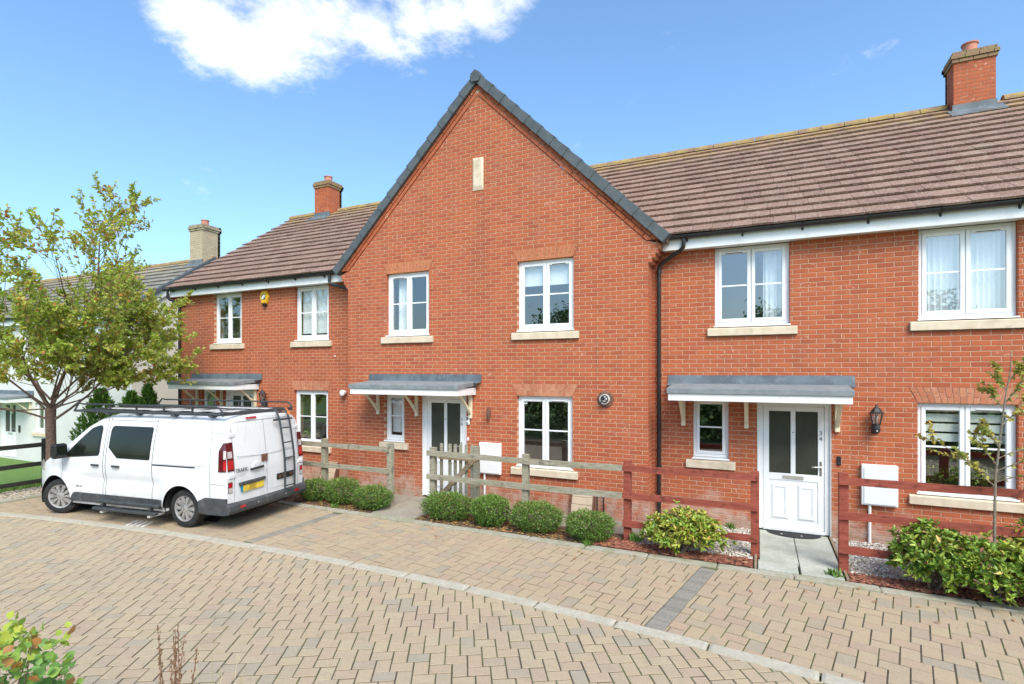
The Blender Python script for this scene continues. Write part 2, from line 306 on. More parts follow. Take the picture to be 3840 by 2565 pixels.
# ------------------------------------------------------------------ mesh helpers
ORG = {}
def org(p): return ORG.get(p, Vector((0, 0, 0)))
def link(o, parent=None):
    COL.objects.link(o)
    if parent is not None: o.parent = parent; ORG[o] = org(parent)
    return o
def tag(o, label, cat, group=None):
    o['label'] = label; o['category'] = cat
    if group: o['group'] = group
    return o
def empty(name, loc, label=None, cat=None, group=None, rz=0):
    o = bpy.data.objects.new(name, None); o.location = loc; o.rotation_euler = (0, 0, rz); o.empty_display_size = .2; COL.objects.link(o)
    ORG[o] = Vector(loc) if not rz else Vector((0, 0, 0))
    if label: tag(o, label, cat, group)
    return o
def struct(o): o['kind'] = 'structure'; return o
class MB:
    def __init__(s): s.v = []; s.f = []; s.r = []
    def add(s, vs, fs, r=0.):
        b = len(s.v); s.v += [tuple(v) for v in vs]; s.f += [tuple(i + b for i in f) for f in fs]; s.r += [r] * len(vs)
    def box(s, x0, x1, y0, y1, z0, z1, r=0.):
        s.add([(x0, y0, z0), (x1, y0, z0), (x1, y1, z0), (x0, y1, z0), (x0, y0, z1), (x1, y0, z1), (x1, y1, z1), (x0, y1, z1)],
              [(0, 3, 2, 1), (4, 5, 6, 7), (0, 1, 5, 4), (1, 2, 6, 5), (2, 3, 7, 6), (3, 0, 4, 7)], r); return s
    def prism(s, poly, a, b, axis='y', r=0.):   # convex polygon (2d) extruded a..b along axis
        n = len(poly)
        def P(p, t):
            if axis == 'y': return (p[0], t, p[1])
            if axis == 'x': return (t, p[0], p[1])
            return (p[0], p[1], t)
        vs = [P(p, a) for p in poly] + [P(p, b) for p in poly]
        fs = [tuple(range(n)), tuple(range(2 * n - 1, n - 1, -1))] + [(i, i + n, (i + 1) % n + n, (i + 1) % n) for i in range(n)]
        s.add(vs, fs, r); return s
    def tube(s, pts, rad, n=8, cap=True, r=0.):
        pts = [Vector(p) for p in pts]; rad = rad if isinstance(rad, (list, tuple)) else [rad] * len(pts)
        vs = []; up0 = None
        for i, p in enumerate(pts):
            d = (pts[min(i + 1, len(pts) - 1)] - pts[max(i - 1, 0)]).normalized()
            if up0 is None: up0 = d.orthogonal().normalized()
            u = (up0 - d * up0.dot(d)); u = u.normalized() if u.length > 1e-4 else d.orthogonal().normalized(); up0 = u; w = d.cross(u)
            for k in range(n):
                a = 2 * math.pi * k / n; vs.append(p + (u * math.cos(a) + w * math.sin(a)) * rad[i])
        fs = []
        for i in range(len(pts) - 1):
            for k in range(n): fs.append((i * n + k, i * n + (k + 1) % n, (i + 1) * n + (k + 1) % n, (i + 1) * n + k))
        if cap: fs.append(tuple(range(n - 1, -1, -1))); fs.append(tuple((len(pts) - 1) * n + k for k in range(n)))
        s.add(vs, fs, r); return s
    def lathe(s, c, prof, n=20, axis='z', r=0.):   # prof [(radius, t)] around axis through c
        c = Vector(c); vs = []
        for rad, t in prof:
            for k in range(n):
                a = 2 * math.pi * k / n; x, y = rad * math.cos(a), rad * math.sin(a)
                vs.append(c + (Vector((x, y, t)) if axis == 'z' else Vector((x, t, y)) if axis == 'y' else Vector((t, x, y))))
        fs = []
        for i in range(len(prof) - 1):
            for k in range(n): fs.append((i * n + k, i * n + (k + 1) % n, (i + 1) * n + (k + 1) % n, (i + 1) * n + k))
        fs.append(tuple(range(n - 1, -1, -1))); fs.append(tuple((len(prof) - 1) * n + k for k in range(n)))
        s.add(vs, fs, r); return s
    def bar(s, a, b, w, h, r=0., up=(0, 0, 1)):
        a, b = Vector(a), Vector(b); d = (b - a).normalized(); u = Vector(up); u = (u - d * u.dot(d))
        u = u.normalized() if u.length > 1e-3 else d.orthogonal().normalized(); q = d.cross(u)
        vs = [p + q * (w / 2) * i + u * (h / 2) * j for p in (a, b) for i, j in ((-1, -1), (1, -1), (1, 1), (-1, 1))]
        s.add(vs, [(0, 1, 2, 3), (7, 6, 5, 4), (0, 4, 5, 1), (1, 5, 6, 2), (2, 6, 7, 3), (3, 7, 4, 0)], r); return s
    def build(s, name, mat, parent=None, smooth=False, bevel=0, seg=1, kind=None, fix=True, location=None):
        o_ = org(parent) if parent is not None else Vector((0, 0, 0))
        if location is not None: o_ = Vector(location)
        me = bpy.data.meshes.new(name); me.from_pydata([(v[0] - o_.x, v[1] - o_.y, v[2] - o_.z) for v in s.v], [], s.f)
        if fix:
            bm = bmesh.new(); bm.from_mesh(me); bmesh.ops.recalc_face_normals(bm, faces=bm.faces); bm.to_mesh(me); bm.free()
        me.materials.append(mat)
        if any(s.r):
            at = me.attributes.new('rnd', 'FLOAT', 'POINT'); at.data.foreach_set('value', s.r)
        if smooth: me.polygons.foreach_set('use_smooth', [True] * len(me.polygons))
        me.update()
        o = bpy.data.objects.new(name, me); link(o, parent)
        if location is not None:
            o.location = location
            if parent is None: ORG[o] = Vector(location)
        if bevel:
            m = o.modifiers.new('bevel', 'BEVEL'); m.width = bevel; m.segments = seg; m.limit_method = 'ANGLE'; m.angle_limit = R(40)
        if smooth and hasattr(me, 'set_sharp_from_angle'):
            try: me.set_sharp_from_angle(angle=R(42))
            except Exception: pass
        if kind: o['kind'] = kind
        return o
def part(name, mat, parent, fn, **kw):
    m = MB(); fn(m); return m.build(name, mat, parent, **kw)

# pieces: small convex prisms; the nearest become objects of their own, the rest one joined part
EYE = Vector((0, 0, 2.62))
def chamfer_prism(fr, back, ch):
    """fr, back: lists of 3d points (front outline and back outline), ch: (inset points in front plane, front points)"""
    n = len(fr)
    vs = list(back) + list(fr) + list(ch)
    fs = [tuple(range(n - 1, -1, -1)), tuple(range(2 * n, 3 * n))]
    for k in range(2):
        for i in range(n): fs.append((k * n + i, k * n + (i + 1) % n, (k + 1) * n + (i + 1) % n, (k + 1) * n + i))
    return vs, fs
class Pieces:
    def __init__(s): s.p = []   # (center, verts relative, faces, rnd, key)
    def add(s, vs, fs, rnd, key=None):
        c = sum((Vector(v) for v in vs), Vector()) / len(vs); s.p.append((c, [Vector(v) - c for v in vs], fs, rnd, key))
    def emit(s, name, mat, parent, limit=300, stuffname=None, prefer=None):
        o_ = org(parent); cache = {}
        order = sorted(range(len(s.p)), key=lambda i: prefer(s.p[i][0]) if prefer else (s.p[i][0] - EYE).length)
        for i in order[:limit]:
            c, vs, fs, rnd, key = s.p[i]
            me = cache.get(key) if key else None
            if me is None:
                me = bpy.data.meshes.new(name); me.from_pydata(vs, [], fs); me.materials.append(mat); me.update()
                if key: cache[key] = me
            o = bpy.data.objects.new(name, me); o.location = c - o_; o['rnd'] = rnd; COL.objects.link(o); o.parent = parent
        rest = order[limit:]
        if rest:
            V = []; F = []; A = []
            for i in rest:
                c, vs, fs, rnd, key = s.p[i]; b = len(V); V += [tuple(c + v - o_) for v in vs]; F += [tuple(q + b for q in f) for f in fs]; A += [rnd] * len(vs)
            me = bpy.data.meshes.new(stuffname or name + 's'); me.from_pydata(V, [], F); me.materials.append(mat)
            at = me.attributes.new('rnd', 'FLOAT', 'POINT'); at.data.foreach_set('value', A); me.update()
            o = bpy.data.objects.new(stuffname or name + 's', me); link(o, parent); o['kind'] = 'stuff'
def inview(c):
    """sort key: pieces seen by the camera first, nearest first"""
    d = c - EYE; ps = R(25.08); z = -d.x * math.sin(ps) + d.y * math.cos(ps); x = d.x * math.cos(ps) + d.y * math.sin(ps)
    if z < .3: return 1e3 + d.length
    u = x / z; v = d.z / z; ok = abs(u) < .965 and -.585 < v < .70
    return d.length + (0 if ok else 500)

rg = random.Random(7)
ROW0 = -.015
class Frame:
    def __init__(s, o, a, n): s.o, s.a, s.n = Vector(o), Vector(a), Vector(n)
    def at(s, a, z, d=0): return s.o + s.a * a + Vector((0, 0, z)) + s.n * d
def row_spans(zb, zt, L, Rr, openings):
    zm = (zb + zt) / 2
    sp = [((L(zb + 1e-4), L(zt - 1e-4)), (Rr(zb + 1e-4), Rr(zt - 1e-4)))]
    for (z0, z1, l0, l1, r0, r1) in openings:
        if not (z0 - 1e-4 < zm < z1 + 1e-4): continue
        f = lambda a, b, z: a + (b - a) * min(1, max(0, (z - z0) / (z1 - z0)))
        ol = (f(l0, l1, zb), f(l0, l1, zt)); orr = (f(r0, r1, zb), f(r0, r1, zt)); out = []
        for (l, r) in sp:
            if orr[0] <= l[0] or ol[0] >= r[0]: out.append((l, r)); continue
            if ol[0] > l[0]: out.append((l, ol))
            if orr[0] < r[0]: out.append((orr, r))
        sp = out
    return sp
def brick_wall(parent, frame, z0, z1, L, Rr, openings, mat=None, mort=None, limit=300, off=0., depth=.30, sd=1, wallname='wall', j=.005, proud=.005):
    rr = random.Random(sd); P = Pieces(); mb = MB()
    k0 = round((z0 - ROW0) / .075); k1 = round((z1 - ROW0) / .075); prev = None
    runs = []
    for k in range(k0, k1):
        zb = ROW0 + k * .075; zt = zb + .075
        if L(zt - 1e-4) >= Rr(zt - 1e-4) - .02 and L(zb + 1e-4) >= Rr(zb + 1e-4) - .02: continue
        sp = row_spans(zb, zt, L, Rr, openings)
        for (l, r) in sp:
            key = (round(l[0], 4), round(l[1], 4), round(r[0], 4), round(r[1], 4))
            hit = None
            for q in runs:
                if q[0] == key and abs(q[2] - zb) < 1e-6 and l[0] == l[1] and r[0] == r[1]: hit = q
            if hit: hit[2] = zt
            else: runs.append([key, zb, zt])
            o = off + (.1125 if k % 2 else 0.)
            i = math.floor((min(l) - o) / .225) - 1
            while True:
                g0 = o + i * .225 + j; g1 = g0 + .225 - 2 * j; i += 1
                if g0 > max(r): break
                def clip(zz, l_, r_): return max(g0, l_), min(g1, r_)
                sl_ = l[1] - l[0]; sr_ = r[1] - r[0]
                b0, b1 = clip(0, l[0] + sl_ * .07, r[0] + sr_ * .07); t0, t1 = clip(0, l[0] + sl_ * .93, r[0] + sr_ * .93)
                if b1 - b0 < .012 and t1 - t0 < .012: continue
                b1 = max(b1, b0 + .002); t1 = max(t1, t0 + .002)
                d = rr.uniform(-.0012, .0012); e = rr.uniform(-.0012, .0012)
                q = [(b0, zb + .005 + d), (b1, zb + .005 + e), (t1, zt - .005 + e), (t0, zt - .005 + d)]
                c = .0035
                fr = [frame.at(a, z, -c) for a, z in q]; bk = [frame.at(a, z, -.1) for a, z in q]
                ca = sum(a for a, z in q) / 4; cz = sum(z for a, z in q) / 4; hl = max(.01, (max(b1, t1) - min(b0, t0)) / 2)
                ch = [frame.at(ca + (a - ca) * max(.2, 1 - c / hl), cz + (z - cz) * (1 - c / .0325), 0) for a, z in q]
                vs, fs = chamfer_prism(fr, bk, ch)
                full = abs(b1 - b0 - .225 + 2 * j) < 1e-3 and abs(t1 - t0 - .225 + 2 * j) < 1e-3
                P.add(vs, fs, rr.random(), 'full' if full else None)
    for key, zb, zt in runs:
        l0, l1, r0, r1 = key; l0 += .004; l1 += .004; r0 -= .004; r1 -= .004
        vs = [frame.at(a, z, dd) for dd in (-proud, -depth) for a, z in ((l0, zb), (r0, zb), (r1, zt), (l1, zt))]
        mb.add(vs, [(0, 1, 2, 3), (7, 6, 5, 4), (0, 4, 5, 1), (1, 5, 6, 2), (2, 6, 7, 3), (3, 7, 4, 0)])
    w = mb.build(wallname, mort or M_MORT, parent)
    P.emit('brick', mat or M_BRICK, w, limit, prefer=inview)
    return w
def arch(house, x0, x1, z0, Y, mat=None, h=.225, sp=.11, sd=3):
    """flat gauged arch over an opening"""
    rr = random.Random(sd); n = round((x1 - x0) / .072); mat = mat or M_ARCH
    mb = MB(); mb.prism([(x0 + .004, z0 + .004), (x1 - .004, z0 + .004), (x1 + sp - .006, z0 + h - .004), (x0 - sp + .006, z0 + h - .004)], Y + .004, Y + .10)
    a = mb.build('arch', M_MORT, house); P = Pieces()
    for i in range(n):
        def X(t, s): b0 = x0 + (x1 - x0) * t; tt = (x0 - sp) + (x1 - x0 + 2 * sp) * t; return b0 + (tt - b0) * s
        u0, u1 = (i + .05) / n, (i + .95) / n; cut = .36 if i % 2 else .64
        for s0, s1 in ((.0, cut - .018), (cut + .018, 1.)):
            q = [(X(u0, s0), z0 + h * s0), (X(u1, s0), z0 + h * s0), (X(u1, s1), z0 + h * s1), (X(u0, s1), z0 + h * s1)]
            ca = sum(p[0] for p in q) / 4; cz = sum(p[1] for p in q) / 4
            fr = [(p[0], Y + .001, p[1]) for p in q]; bk = [(p[0], Y + .09, p[1]) for p in q]; ch = [(ca + (p[0] - ca) * .93, Y - .003, cz + (p[1] - cz) * .96) for p in q]
            P.add(*chamfer_prism(fr, bk, ch), rr.random())
    P.emit('brick', mat, a, 300)
    return (z0, z0 + h, x0, x0 - sp, x1, x1 + sp)

# leaves -----------------------------------------------------------
def leaf_mesh(name, pos, dirs, size, rnd, mat, parent=None, width=.5, fold=.18, kind=None, rs=None, location=None):
    """numpy arrays; each leaf a folded four point blade"""
    n = len(pos); rs = rs or np.random.RandomState(1)
    pos = np.asarray(pos, float); d = np.asarray(dirs, float); d /= np.linalg.norm(d, axis=1, keepdims=True) + 1e-9
    up = rs.normal(size=(n, 3)) * .7 + np.array([0, 0, 1.]); s_ = np.cross(d, up); s_ /= np.linalg.norm(s_, axis=1, keepdims=True) + 1e-9
    nn = np.cross(s_, d); L = np.asarray(size).reshape(-1, 1) * np.ones((n, 1)); Wd = L * width * .5
    V = np.empty((n, 6, 3)); V[:, 0] = pos; V[:, 1] = pos + d * L * .35 + s_ * Wd + nn * L * fold; V[:, 2] = pos + d * L * .72 + s_ * Wd * .72 + nn * L * fold * .7
    V[:, 3] = pos + d * L - nn * L * .06; V[:, 4] = pos + d * L * .72 - s_ * Wd * .72 + nn * L * fold * .7; V[:, 5] = pos + d * L * .35 - s_ * Wd + nn * L * fold
    o_ = org(parent) if parent is not None else Vector((0, 0, 0))
    if location is not None: o_ = Vector(location)
    V = V.reshape(-1, 3) - np.array(o_)
    idx = np.arange(n)[:, None] * 6
    F = np.concatenate([idx + np.array([0, 1, 2, 3]), idx + np.array([0, 3, 4, 5])], axis=1).reshape(-1)
    me = bpy.data.meshes.new(name); me.vertices.add(n * 6); me.vertices.foreach_set('co', V.reshape(-1)); me.loops.add(len(F)); me.loops.foreach_set('vertex_index', F.astype(np.int32))
    me.polygons.add(n * 2); me.polygons.foreach_set('loop_start', np.arange(n * 2, dtype=np.int32) * 4)
    try: me.polygons.foreach_set('loop_total', np.full(n * 2, 4, dtype=np.int32))
    except Exception: pass
    at = me.attributes.new('rnd', 'FLOAT', 'POINT'); at.data.foreach_set('value', np.repeat(np.asarray(rnd, float), 6)); me.materials.append(mat); me.update(calc_edges=True); me.validate()
    o = bpy.data.objects.new(name, me); link(o, parent)
    if location is not None: o.location = location
    if kind: o['kind'] = kind
    return o

# ------------------------------------------------------------------ ground
GY, MY = 9.156, 9.589          # planes of the gable front and of the recessed main fronts
def kerb_y(x): return 5.50 - .0125 * (x + 4.8) ** 2
def garden_z(x, y):
    t = min(1, max(0, (-14.7 - x) / 4.2)); return -.05 - .62 * t * t * (3 - 2 * t) if x < -14.7 else -.05
def ground():
    xs = [-420, -200, -90, -50, -36, -30, -26, -22, -20, -19, -18, -17, -16, -15.3, -14.7, -10, -5, 0, 5, 10, 20, 45, 100, 220, 420]
    ys = [-420, -200, -90, -40, -20, -10, -5, 0, 5, 8, 10, 14, 20, 45, 100, 220, 420]
    m = MB(); m.add([(x, y, garden_z(x, y)) for y in ys for x in xs], [(j * len(xs) + i, j * len(xs) + i + 1, (j + 1) * len(xs) + i + 1, (j + 1) * len(xs) + i) for j in range(len(ys) - 1) for i in range(len(xs) - 1)])
    return struct(m.build('ground', M_GRASS))
ground()

def clip_poly(poly, nx, ny, c):   # keep nx*x+ny*y <= c
    out = []
    for i in range(len(poly)):
        a, b = poly[i], poly[(i + 1) % len(poly)]; da = nx * a[0] + ny * a[1] - c; db = nx * b[0] + ny * b[1] - c
        if da <= 0: out.append(a)
        if (da < 0) != (db < 0) and abs(da - db) > 1e-9:
            t = da / (da - db); out.append((a[0] + (b[0] - a[0]) * t, a[1] + (b[1] - a[1]) * t))
    return out
def area(p): return abs(sum(p[i][0] * p[(i + 1) % len(p)][1] - p[(i + 1) % len(p)][0] * p[i][1] for i in range(len(p)))) / 2
def paver_piece(P, poly, r, key=None, top=0., ch=.005, tilt=(0, 0)):
    if area(poly) < .0012: return
    sgn = sum(poly[i][0] * poly[(i + 1) % len(poly)][1] - poly[(i + 1) % len(poly)][0] * poly[i][1] for i in range(len(poly)))
    if sgn < 0: poly = poly[::-1]
    cx_ = sum(p[0] for p in poly) / len(poly); cy_ = sum(p[1] for p in poly) / len(poly); rad = max(.03, math.sqrt(area(poly)) / 2)
    zf = lambda p: top + tilt[0] * (p[0] - cx_) + tilt[1] * (p[1] - cy_)
    fr = [(p[0], p[1], zf(p) - ch) for p in poly]; bk = [(p[0], p[1], -.045) for p in poly]; k = 1 - ch / rad
    chp = [(cx_ + (p[0] - cx_) * k, cy_ + (p[1] - cy_) * k, zf(p)) for p in poly]
    P.add(*chamfer_prism(fr, bk, chp), r, key)
def herring(P, rot, ox, oy, xr, yr, clips, seed, gap=.0060, zsd=.0016, keep=None, L=.203, Wb=.137):
    """90 degree herringbone of L x Wb blocks turned by rot"""
    rr = random.Random(seed); c_, s_ = math.cos(rot), math.sin(rot)
    def Wd(x, y): return ox + x * c_ - y * s_, oy + x * s_ + y * c_
    ext = max(abs(xr[0] - ox), abs(xr[1] - ox), abs(yr[0] - oy), abs(yr[1] - oy)) * 1.5; n = int(ext / Wb) + 2
    for i in range(-n, n):
        for j in range(-n, n):
            bx_, by_ = i * Wb + j * L, i * Wb - j * L
            if abs(bx_) > ext or abs(by_) > ext: continue
            for (x0, y0, x1, y1) in ((bx_, by_, bx_ + L, by_ + Wb), (bx_ - Wb, by_, bx_, by_ + L)):
                cw = Wd((x0 + x1) / 2, (y0 + y1) / 2)
                if not (xr[0] - .2 < cw[0] < xr[1] + .2 and yr[0] - .2 < cw[1] < yr[1] + .2): continue
                if keep and not keep(*cw): continue
                g = [gap + rr.uniform(-.0012, .0018) for _ in range(4)]
                poly = [Wd(x0 + g[0], y0 + g[1]), Wd(x1 - g[2], y0 + g[1]), Wd(x1 - g[2], y1 - g[3]), Wd(x0 + g[0], y1 - g[3])]
                for f in clips:
                    h = f(cw[0], cw[1])
                    if h: poly = clip_poly(poly, *h)
                    if len(poly) < 3: break
                if len(poly) < 3: continue
                paver_piece(P, poly, rr.random() * .999 + .0005, None, top=max(-.0022, rr.gauss(.0004, zsd)), ch=.0030, tilt=(rr.gauss(0, .006), rr.gauss(0, .006)))
def kerb_clip(side, offs):
    def f(x, y):
        yk = kerb_y(x) + offs
        if abs(y - yk) > .4: return None
        sl_ = -.025 * (x + 4.8); n = math.hypot(sl_, 1); nx, ny = -sl_ / n * side, 1 / n * side
        return nx, ny, nx * x + ny * yk
    return f
# road
road = MB(); xs = np.linspace(-24, 9, 67); road.add([(x, -1.2, -.0055) for x in xs] + [(x, kerb_y(x), -.0055) for x in xs], [(i, i + 1, i + 1 + len(xs), i + len(xs)) for i in range(len(xs) - 1)])
road = struct(road.build('road', M_JOINT))
road['label'] = 'block paved road of buff herringbone pavers in the foreground'
P = Pieces(); herring(P, R(30.6), -4, 3, (-17, 5.5), (.2, 6), [kerb_clip(1, -.005)], 11, keep=lambda x, y: y < kerb_y(x) + .15)
P.emit('paver', M_PAVE, road, 300, prefer=inview)
# dropped kerb strip between road and parking bays
kb = MB(); struct_k = empty('kerb', (-4, 5.5, 0)); struct_k['kind'] = 'structure'
x = -16.0; P = Pieces(); rr = random.Random(4)
while x < 7:
    x1 = x + .905
    def kp(xx, o): sl_ = -.025 * (xx + 4.8); n = math.hypot(sl_, 1); return (xx - sl_ / n * o, kerb_y(xx) + o / n)
    poly = [kp(x + .004, 0), kp(x1 - .004, 0), kp(x1 - .004, .150), kp(x + .004, .150)]
    paver_piece(P, poly, rr.random(), None, top=.012 + rr.uniform(-.002, .002), ch=.012); x += .915
P.emit('kerb_stone', M_KERB, struct_k, 300)
# parking bays
BY1 = 7.52
bay = MB(); xs = np.linspace(-13.75, 9, 40); bay.add([(x, kerb_y(x) + .1, -.0055) for x in xs] + [(x, BY1 + .05, -.0055) for x in xs], [(i, i + 1, i + 1 + len(xs), i + len(xs)) for i in range(len(xs) - 1)])
bay = struct(bay.build('parking_bay', M_JOINT)); bay['label'] = 'block paved parking bays between kerb strip and planting beds'
DIV = [((-.975, 5.5), (-.60, 7.55), .105), ((-7.11, 5.45), (-7.06, 7.72), .105)]
def divclip(side_bay):
    fs = []
    for (a, b, hw) in DIV:
        dx, dy = b[0] - a[0], b[1] - a[1]; n = math.hypot(dx, dy); nx, ny = dy / n, -dx / n
        def f(x, y, a=a, nx=nx, ny=ny, hw=hw):
            d = nx * (x - a[0]) + ny * (y - a[1])
            if abs(d) > .5: return None
            if d >= 0: return -nx, -ny, -(nx * a[0] + ny * a[1]) - hw
            return nx, ny, nx * a[0] + ny * a[1] - hw
        fs.append(f)
    return fs
topclip = lambda x, y: (0, 1, BY1) if y > BY1 - .4 else None
P = Pieces()
herring(P, R(-12), -2, 6.5, (-1.1, 6.5), (5, 7.6), [kerb_clip(-1, .155), topclip] + divclip(0), 21, keep=lambda x, y: y > kerb_y(x) and x > -.8 + (y - 6.5) * .2 - .15, L=.236, Wb=.157)
herring(P, R(-7), -4, 6.5, (-7.3, -.6), (5, 7.6), [kerb_clip(-1, .155), topclip] + divclip(0), 22, keep=lambda x, y: y > kerb_y(x) and -7.08 < x < -.8 + (y - 6.5) * .2 + .04, L=.236, Wb=.157)
herring(P, R(0), -10, 6.5, (-13.6, -7.0), (5, 7.6), [kerb_clip(-1, .155), topclip, lambda x, y: (-1, 0, 13.6) if x < -13.2 else None] + divclip(0), 23, keep=lambda x, y: y > kerb_y(x) and x < -7.08, L=.236, Wb=.157)
P.emit('paver', M_PAVE2, bay, 300, prefer=inview)
P = Pieces(); rr = random.Random(5)
for (a, b, hw) in DIV:   # charcoal divider courses
    a, b = Vector(a), Vector(b); d = (b - a).normalized(); n = Vector((d.y, -d.x)); t = 0
    while t < (b - a).length:
        q = a + d * t
        if q.y > kerb_y(q.x) + .155 and q.y + .1 < BY1 + .02:
            paver_piece(P, [tuple(q - n * .098 + d * .004), tuple(q + n * .098 + d * .004), tuple(q + n * .098 + d * .096), tuple(q - n * .098 + d * .096)], rr.random(), None, top=rr.gauss(0, .001))
        t += .1
P.emit('dark_paver', M_PAVED, bay, 300)
# white painted stripes beside the van
for i in range(4):
    o = Vector((-9.76 + i * .115, 5.33 + i * .012)); d = Vector((-.17, .30)); w_ = .032
    part('painted_stripe', M_PAINT, bay, lambda m: m.prism([(o.x, o.y), (o.x + w_ * 2, o.y + .01), (o.x + w_ * 2 + d.x, o.y + d.y + .01), (o.x + d.x, o.y + d.y)], .004, .008, 'z'))
# edging between bays and beds
edg = empty('edging', (-3, 7.6, 0)); edg['kind'] = 'structure'; P = Pieces(); x = -8.75
while x < 7:
    bow = lambda xx: .06 * math.sin((xx + 8.7) * .42) * (1 if xx < -1.5 else .5)
    paver_piece(P, [(x + .004, 7.525), (x + .908, 7.525), (x + .908, 7.672), (x + .004, 7.672)], rr.random(), None, top=.022 + rr.uniform(-.004, .004), ch=.010); x += .915
P.emit('edging_stone', M_EDGE, edg, 300)
# beds, gravel, front paths
def sheet(name, x0, x1, y0, y1, z, mat, sub=1):
    m = MB(); nx = max(1, int((x1 - x0) / .12)) if sub else 1; ny = max(1, int((y1 - y0) / .12)) if sub else 1; r_ = random.Random(int(x0 * 10))
    m.add([(x0 + (x1 - x0) * i / nx, y0 + (y1 - y0) * j / ny, z + (r_.uniform(-.012, .012) if sub and 0 < i < nx and 0 < j < ny else 0)) for j in range(ny + 1) for i in range(nx + 1)],
          [(j * (nx + 1) + i, j * (nx + 1) + i + 1, (j + 1) * (nx + 1) + i + 1, (j + 1) * (nx + 1) + i) for j in range(ny) for i in range(nx)])
    return struct(m.build(name, mat))
sheet('planting_bed', -14.4, -6.53, 7.68, 8.42, .012, M_SOIL); sheet('planting_bed', -5.52, -1.95, 7.68, 8.42, .012, M_SOIL)
sheet('planting_bed', -1.94, -.075, 7.68, 8.06, .014, M_SOIL); sheet('planting_bed', 1.02, 7.5, 7.68, 8.02, .014, M_SOIL)
sheet('gravel_bed', -1.70, -.075, 8.06, 9.60, .012, M_GRAVB); sheet('gravel_bed', 1.02, 7.5, 8.02, 9.60, .012, M_GRAVB)
sheet('front_paving', -14.9, -6.53, 8.42, 9.62, .006, M_SLABB, 0); sheet('front_paving', -5.52, -1.70, 8.42, 9.6, .006, M_SLABB, 0)
def scatter_chips(name, boxes, n, mat, size, flat, sd, z0=.02, label=None, cat=None):
    rs = np.random.RandomState(sd); ar = np.array([(b[1] - b[0]) * (b[3] - b[2]) for b in boxes]); pick = rs.choice(len(boxes), n, p=ar / ar.sum()); bb = np.array(boxes)[pick]
    p = np.empty((n, 3)); p[:, 0] = bb[:, 0] + rs.rand(n) * (bb[:, 1] - bb[:, 0]); p[:, 1] = bb[:, 2] + rs.rand(n) * (bb[:, 3] - bb[:, 2]); p[:, 2] = z0 + rs.rand(n) * .016
    base = np.array([[1, 0, 0], [-1, 0, 0], [0, 1, 0], [0, -1, 0], [0, 0, 1], [0, 0, -1]], float)
    s = size * (.6 + rs.rand(n) * .9); a = rs.rand(n) * 6.283; el = flat[0] + rs.rand(n) * (flat[1] - flat[0])
    V = base[None] * np.stack([s * el, s * .62, s * flat[2]], 1)[:, None, :] * (.8 + .4 * rs.rand(n, 6, 1))
    c, s2 = np.cos(a)[:, None], np.sin(a)[:, None]; X = V[:, :, 0] * c - V[:, :, 1] * s2; Y = V[:, :, 0] * s2 + V[:, :, 1] * c; tl = (rs.rand(n, 1) - .5) * .8; Z = V[:, :, 2] + X * tl * .5
    V = np.stack([X, Y, Z], 2) + p[:, None, :]
    F = np.array([[0, 2, 4], [2, 1, 4], [1, 3, 4], [3, 0, 4], [2, 0, 5], [1, 2, 5], [3, 1, 5], [0, 3, 5]]); F = (F[None] + np.arange(n)[:, None, None] * 6).reshape(-1, 3)
    me = bpy.data.meshes.new(name); me.from_pydata(V.reshape(-1, 3).tolist(), [], F.tolist()); me.materials.append(mat); at = me.attributes.new('rnd', 'FLOAT', 'POINT'); at.data.foreach_set('value', np.repeat(rs.rand(n), 6)); me.update()
    o = bpy.data.objects.new(name, me); COL.objects.link(o); o['kind'] = 'stuff'; tag(o, label, cat); return o
scatter_chips('gravel', [(-1.72, -.09, 8.02, 9.56), (1.04, 5.5, 8.0, 9.56)], 11500, M_STONES, .017, (.8, 1.3, .55), 3, .016, 'pale pebble gravel behind the red fence', 'gravel')
scatter_chips('bark_mulch', [(-1.94, -.09, 7.69, 8.05), (1.03, 5.5, 7.69, 8.03), (-2.4, -1.7, 7.70, 8.1)], 4200, M_CHIPS, .021, (1.0, 2.0, .28), 4, .02, 'red brown bark mulch strip along the edging', 'mulch')
scatter_chips('leaf_litter', [(-8.7, -6.55, 7.69, 8.2), (-5.5, -2.0, 7.69, 8.2)], 1500, M_LITTER, .022, (.8, 1.4, .12), 5, .018, 'fallen brown leaves lying under the clipped shrubs', 'leaf litter')
scatter_chips('fallen_leaves', [(-5, 5, 6.8, 7.52), (-9, -1, 7.3, 7.6), (1, 4.5, 7.5, 7.7)], 60, M_LITTER, .022, (.8, 1.2, .10), 6, .012, 'few fallen leaves scattered over the block paving', 'leaves')
# slab path to the white door
sp_ = empty('slab_path', (.49, 8.6, 0), None); struct(sp_); P = Pieces()
for i in range(2):
    ys = [7.69, 8.05, 8.50, 8.95, 9.40, 9.57]
    for j in range(5):
        x0 = .0 + i * .485 - (.02 if j == 0 else 0) * (1 - i) ; paver_piece(P, [(x0 + .004, ys[j] + .004), (x0 + .479, ys[j] + .004), (x0 + .479, ys[j + 1] - .004), (x0 + .004, ys[j + 1] - .004)], rr.random(), None, top=.034 - .004 * (j == 0), ch=.004)
P.emit('slab', M_SLAB, sp_, 300)
part('timber_edge', M_BROWNW, sp_, lambda m: (m.box(-.06, -.03, 7.7, 9.55, -.02, .05), m.box(.985, 1.01, 7.7, 9.55, -.02, .05)))
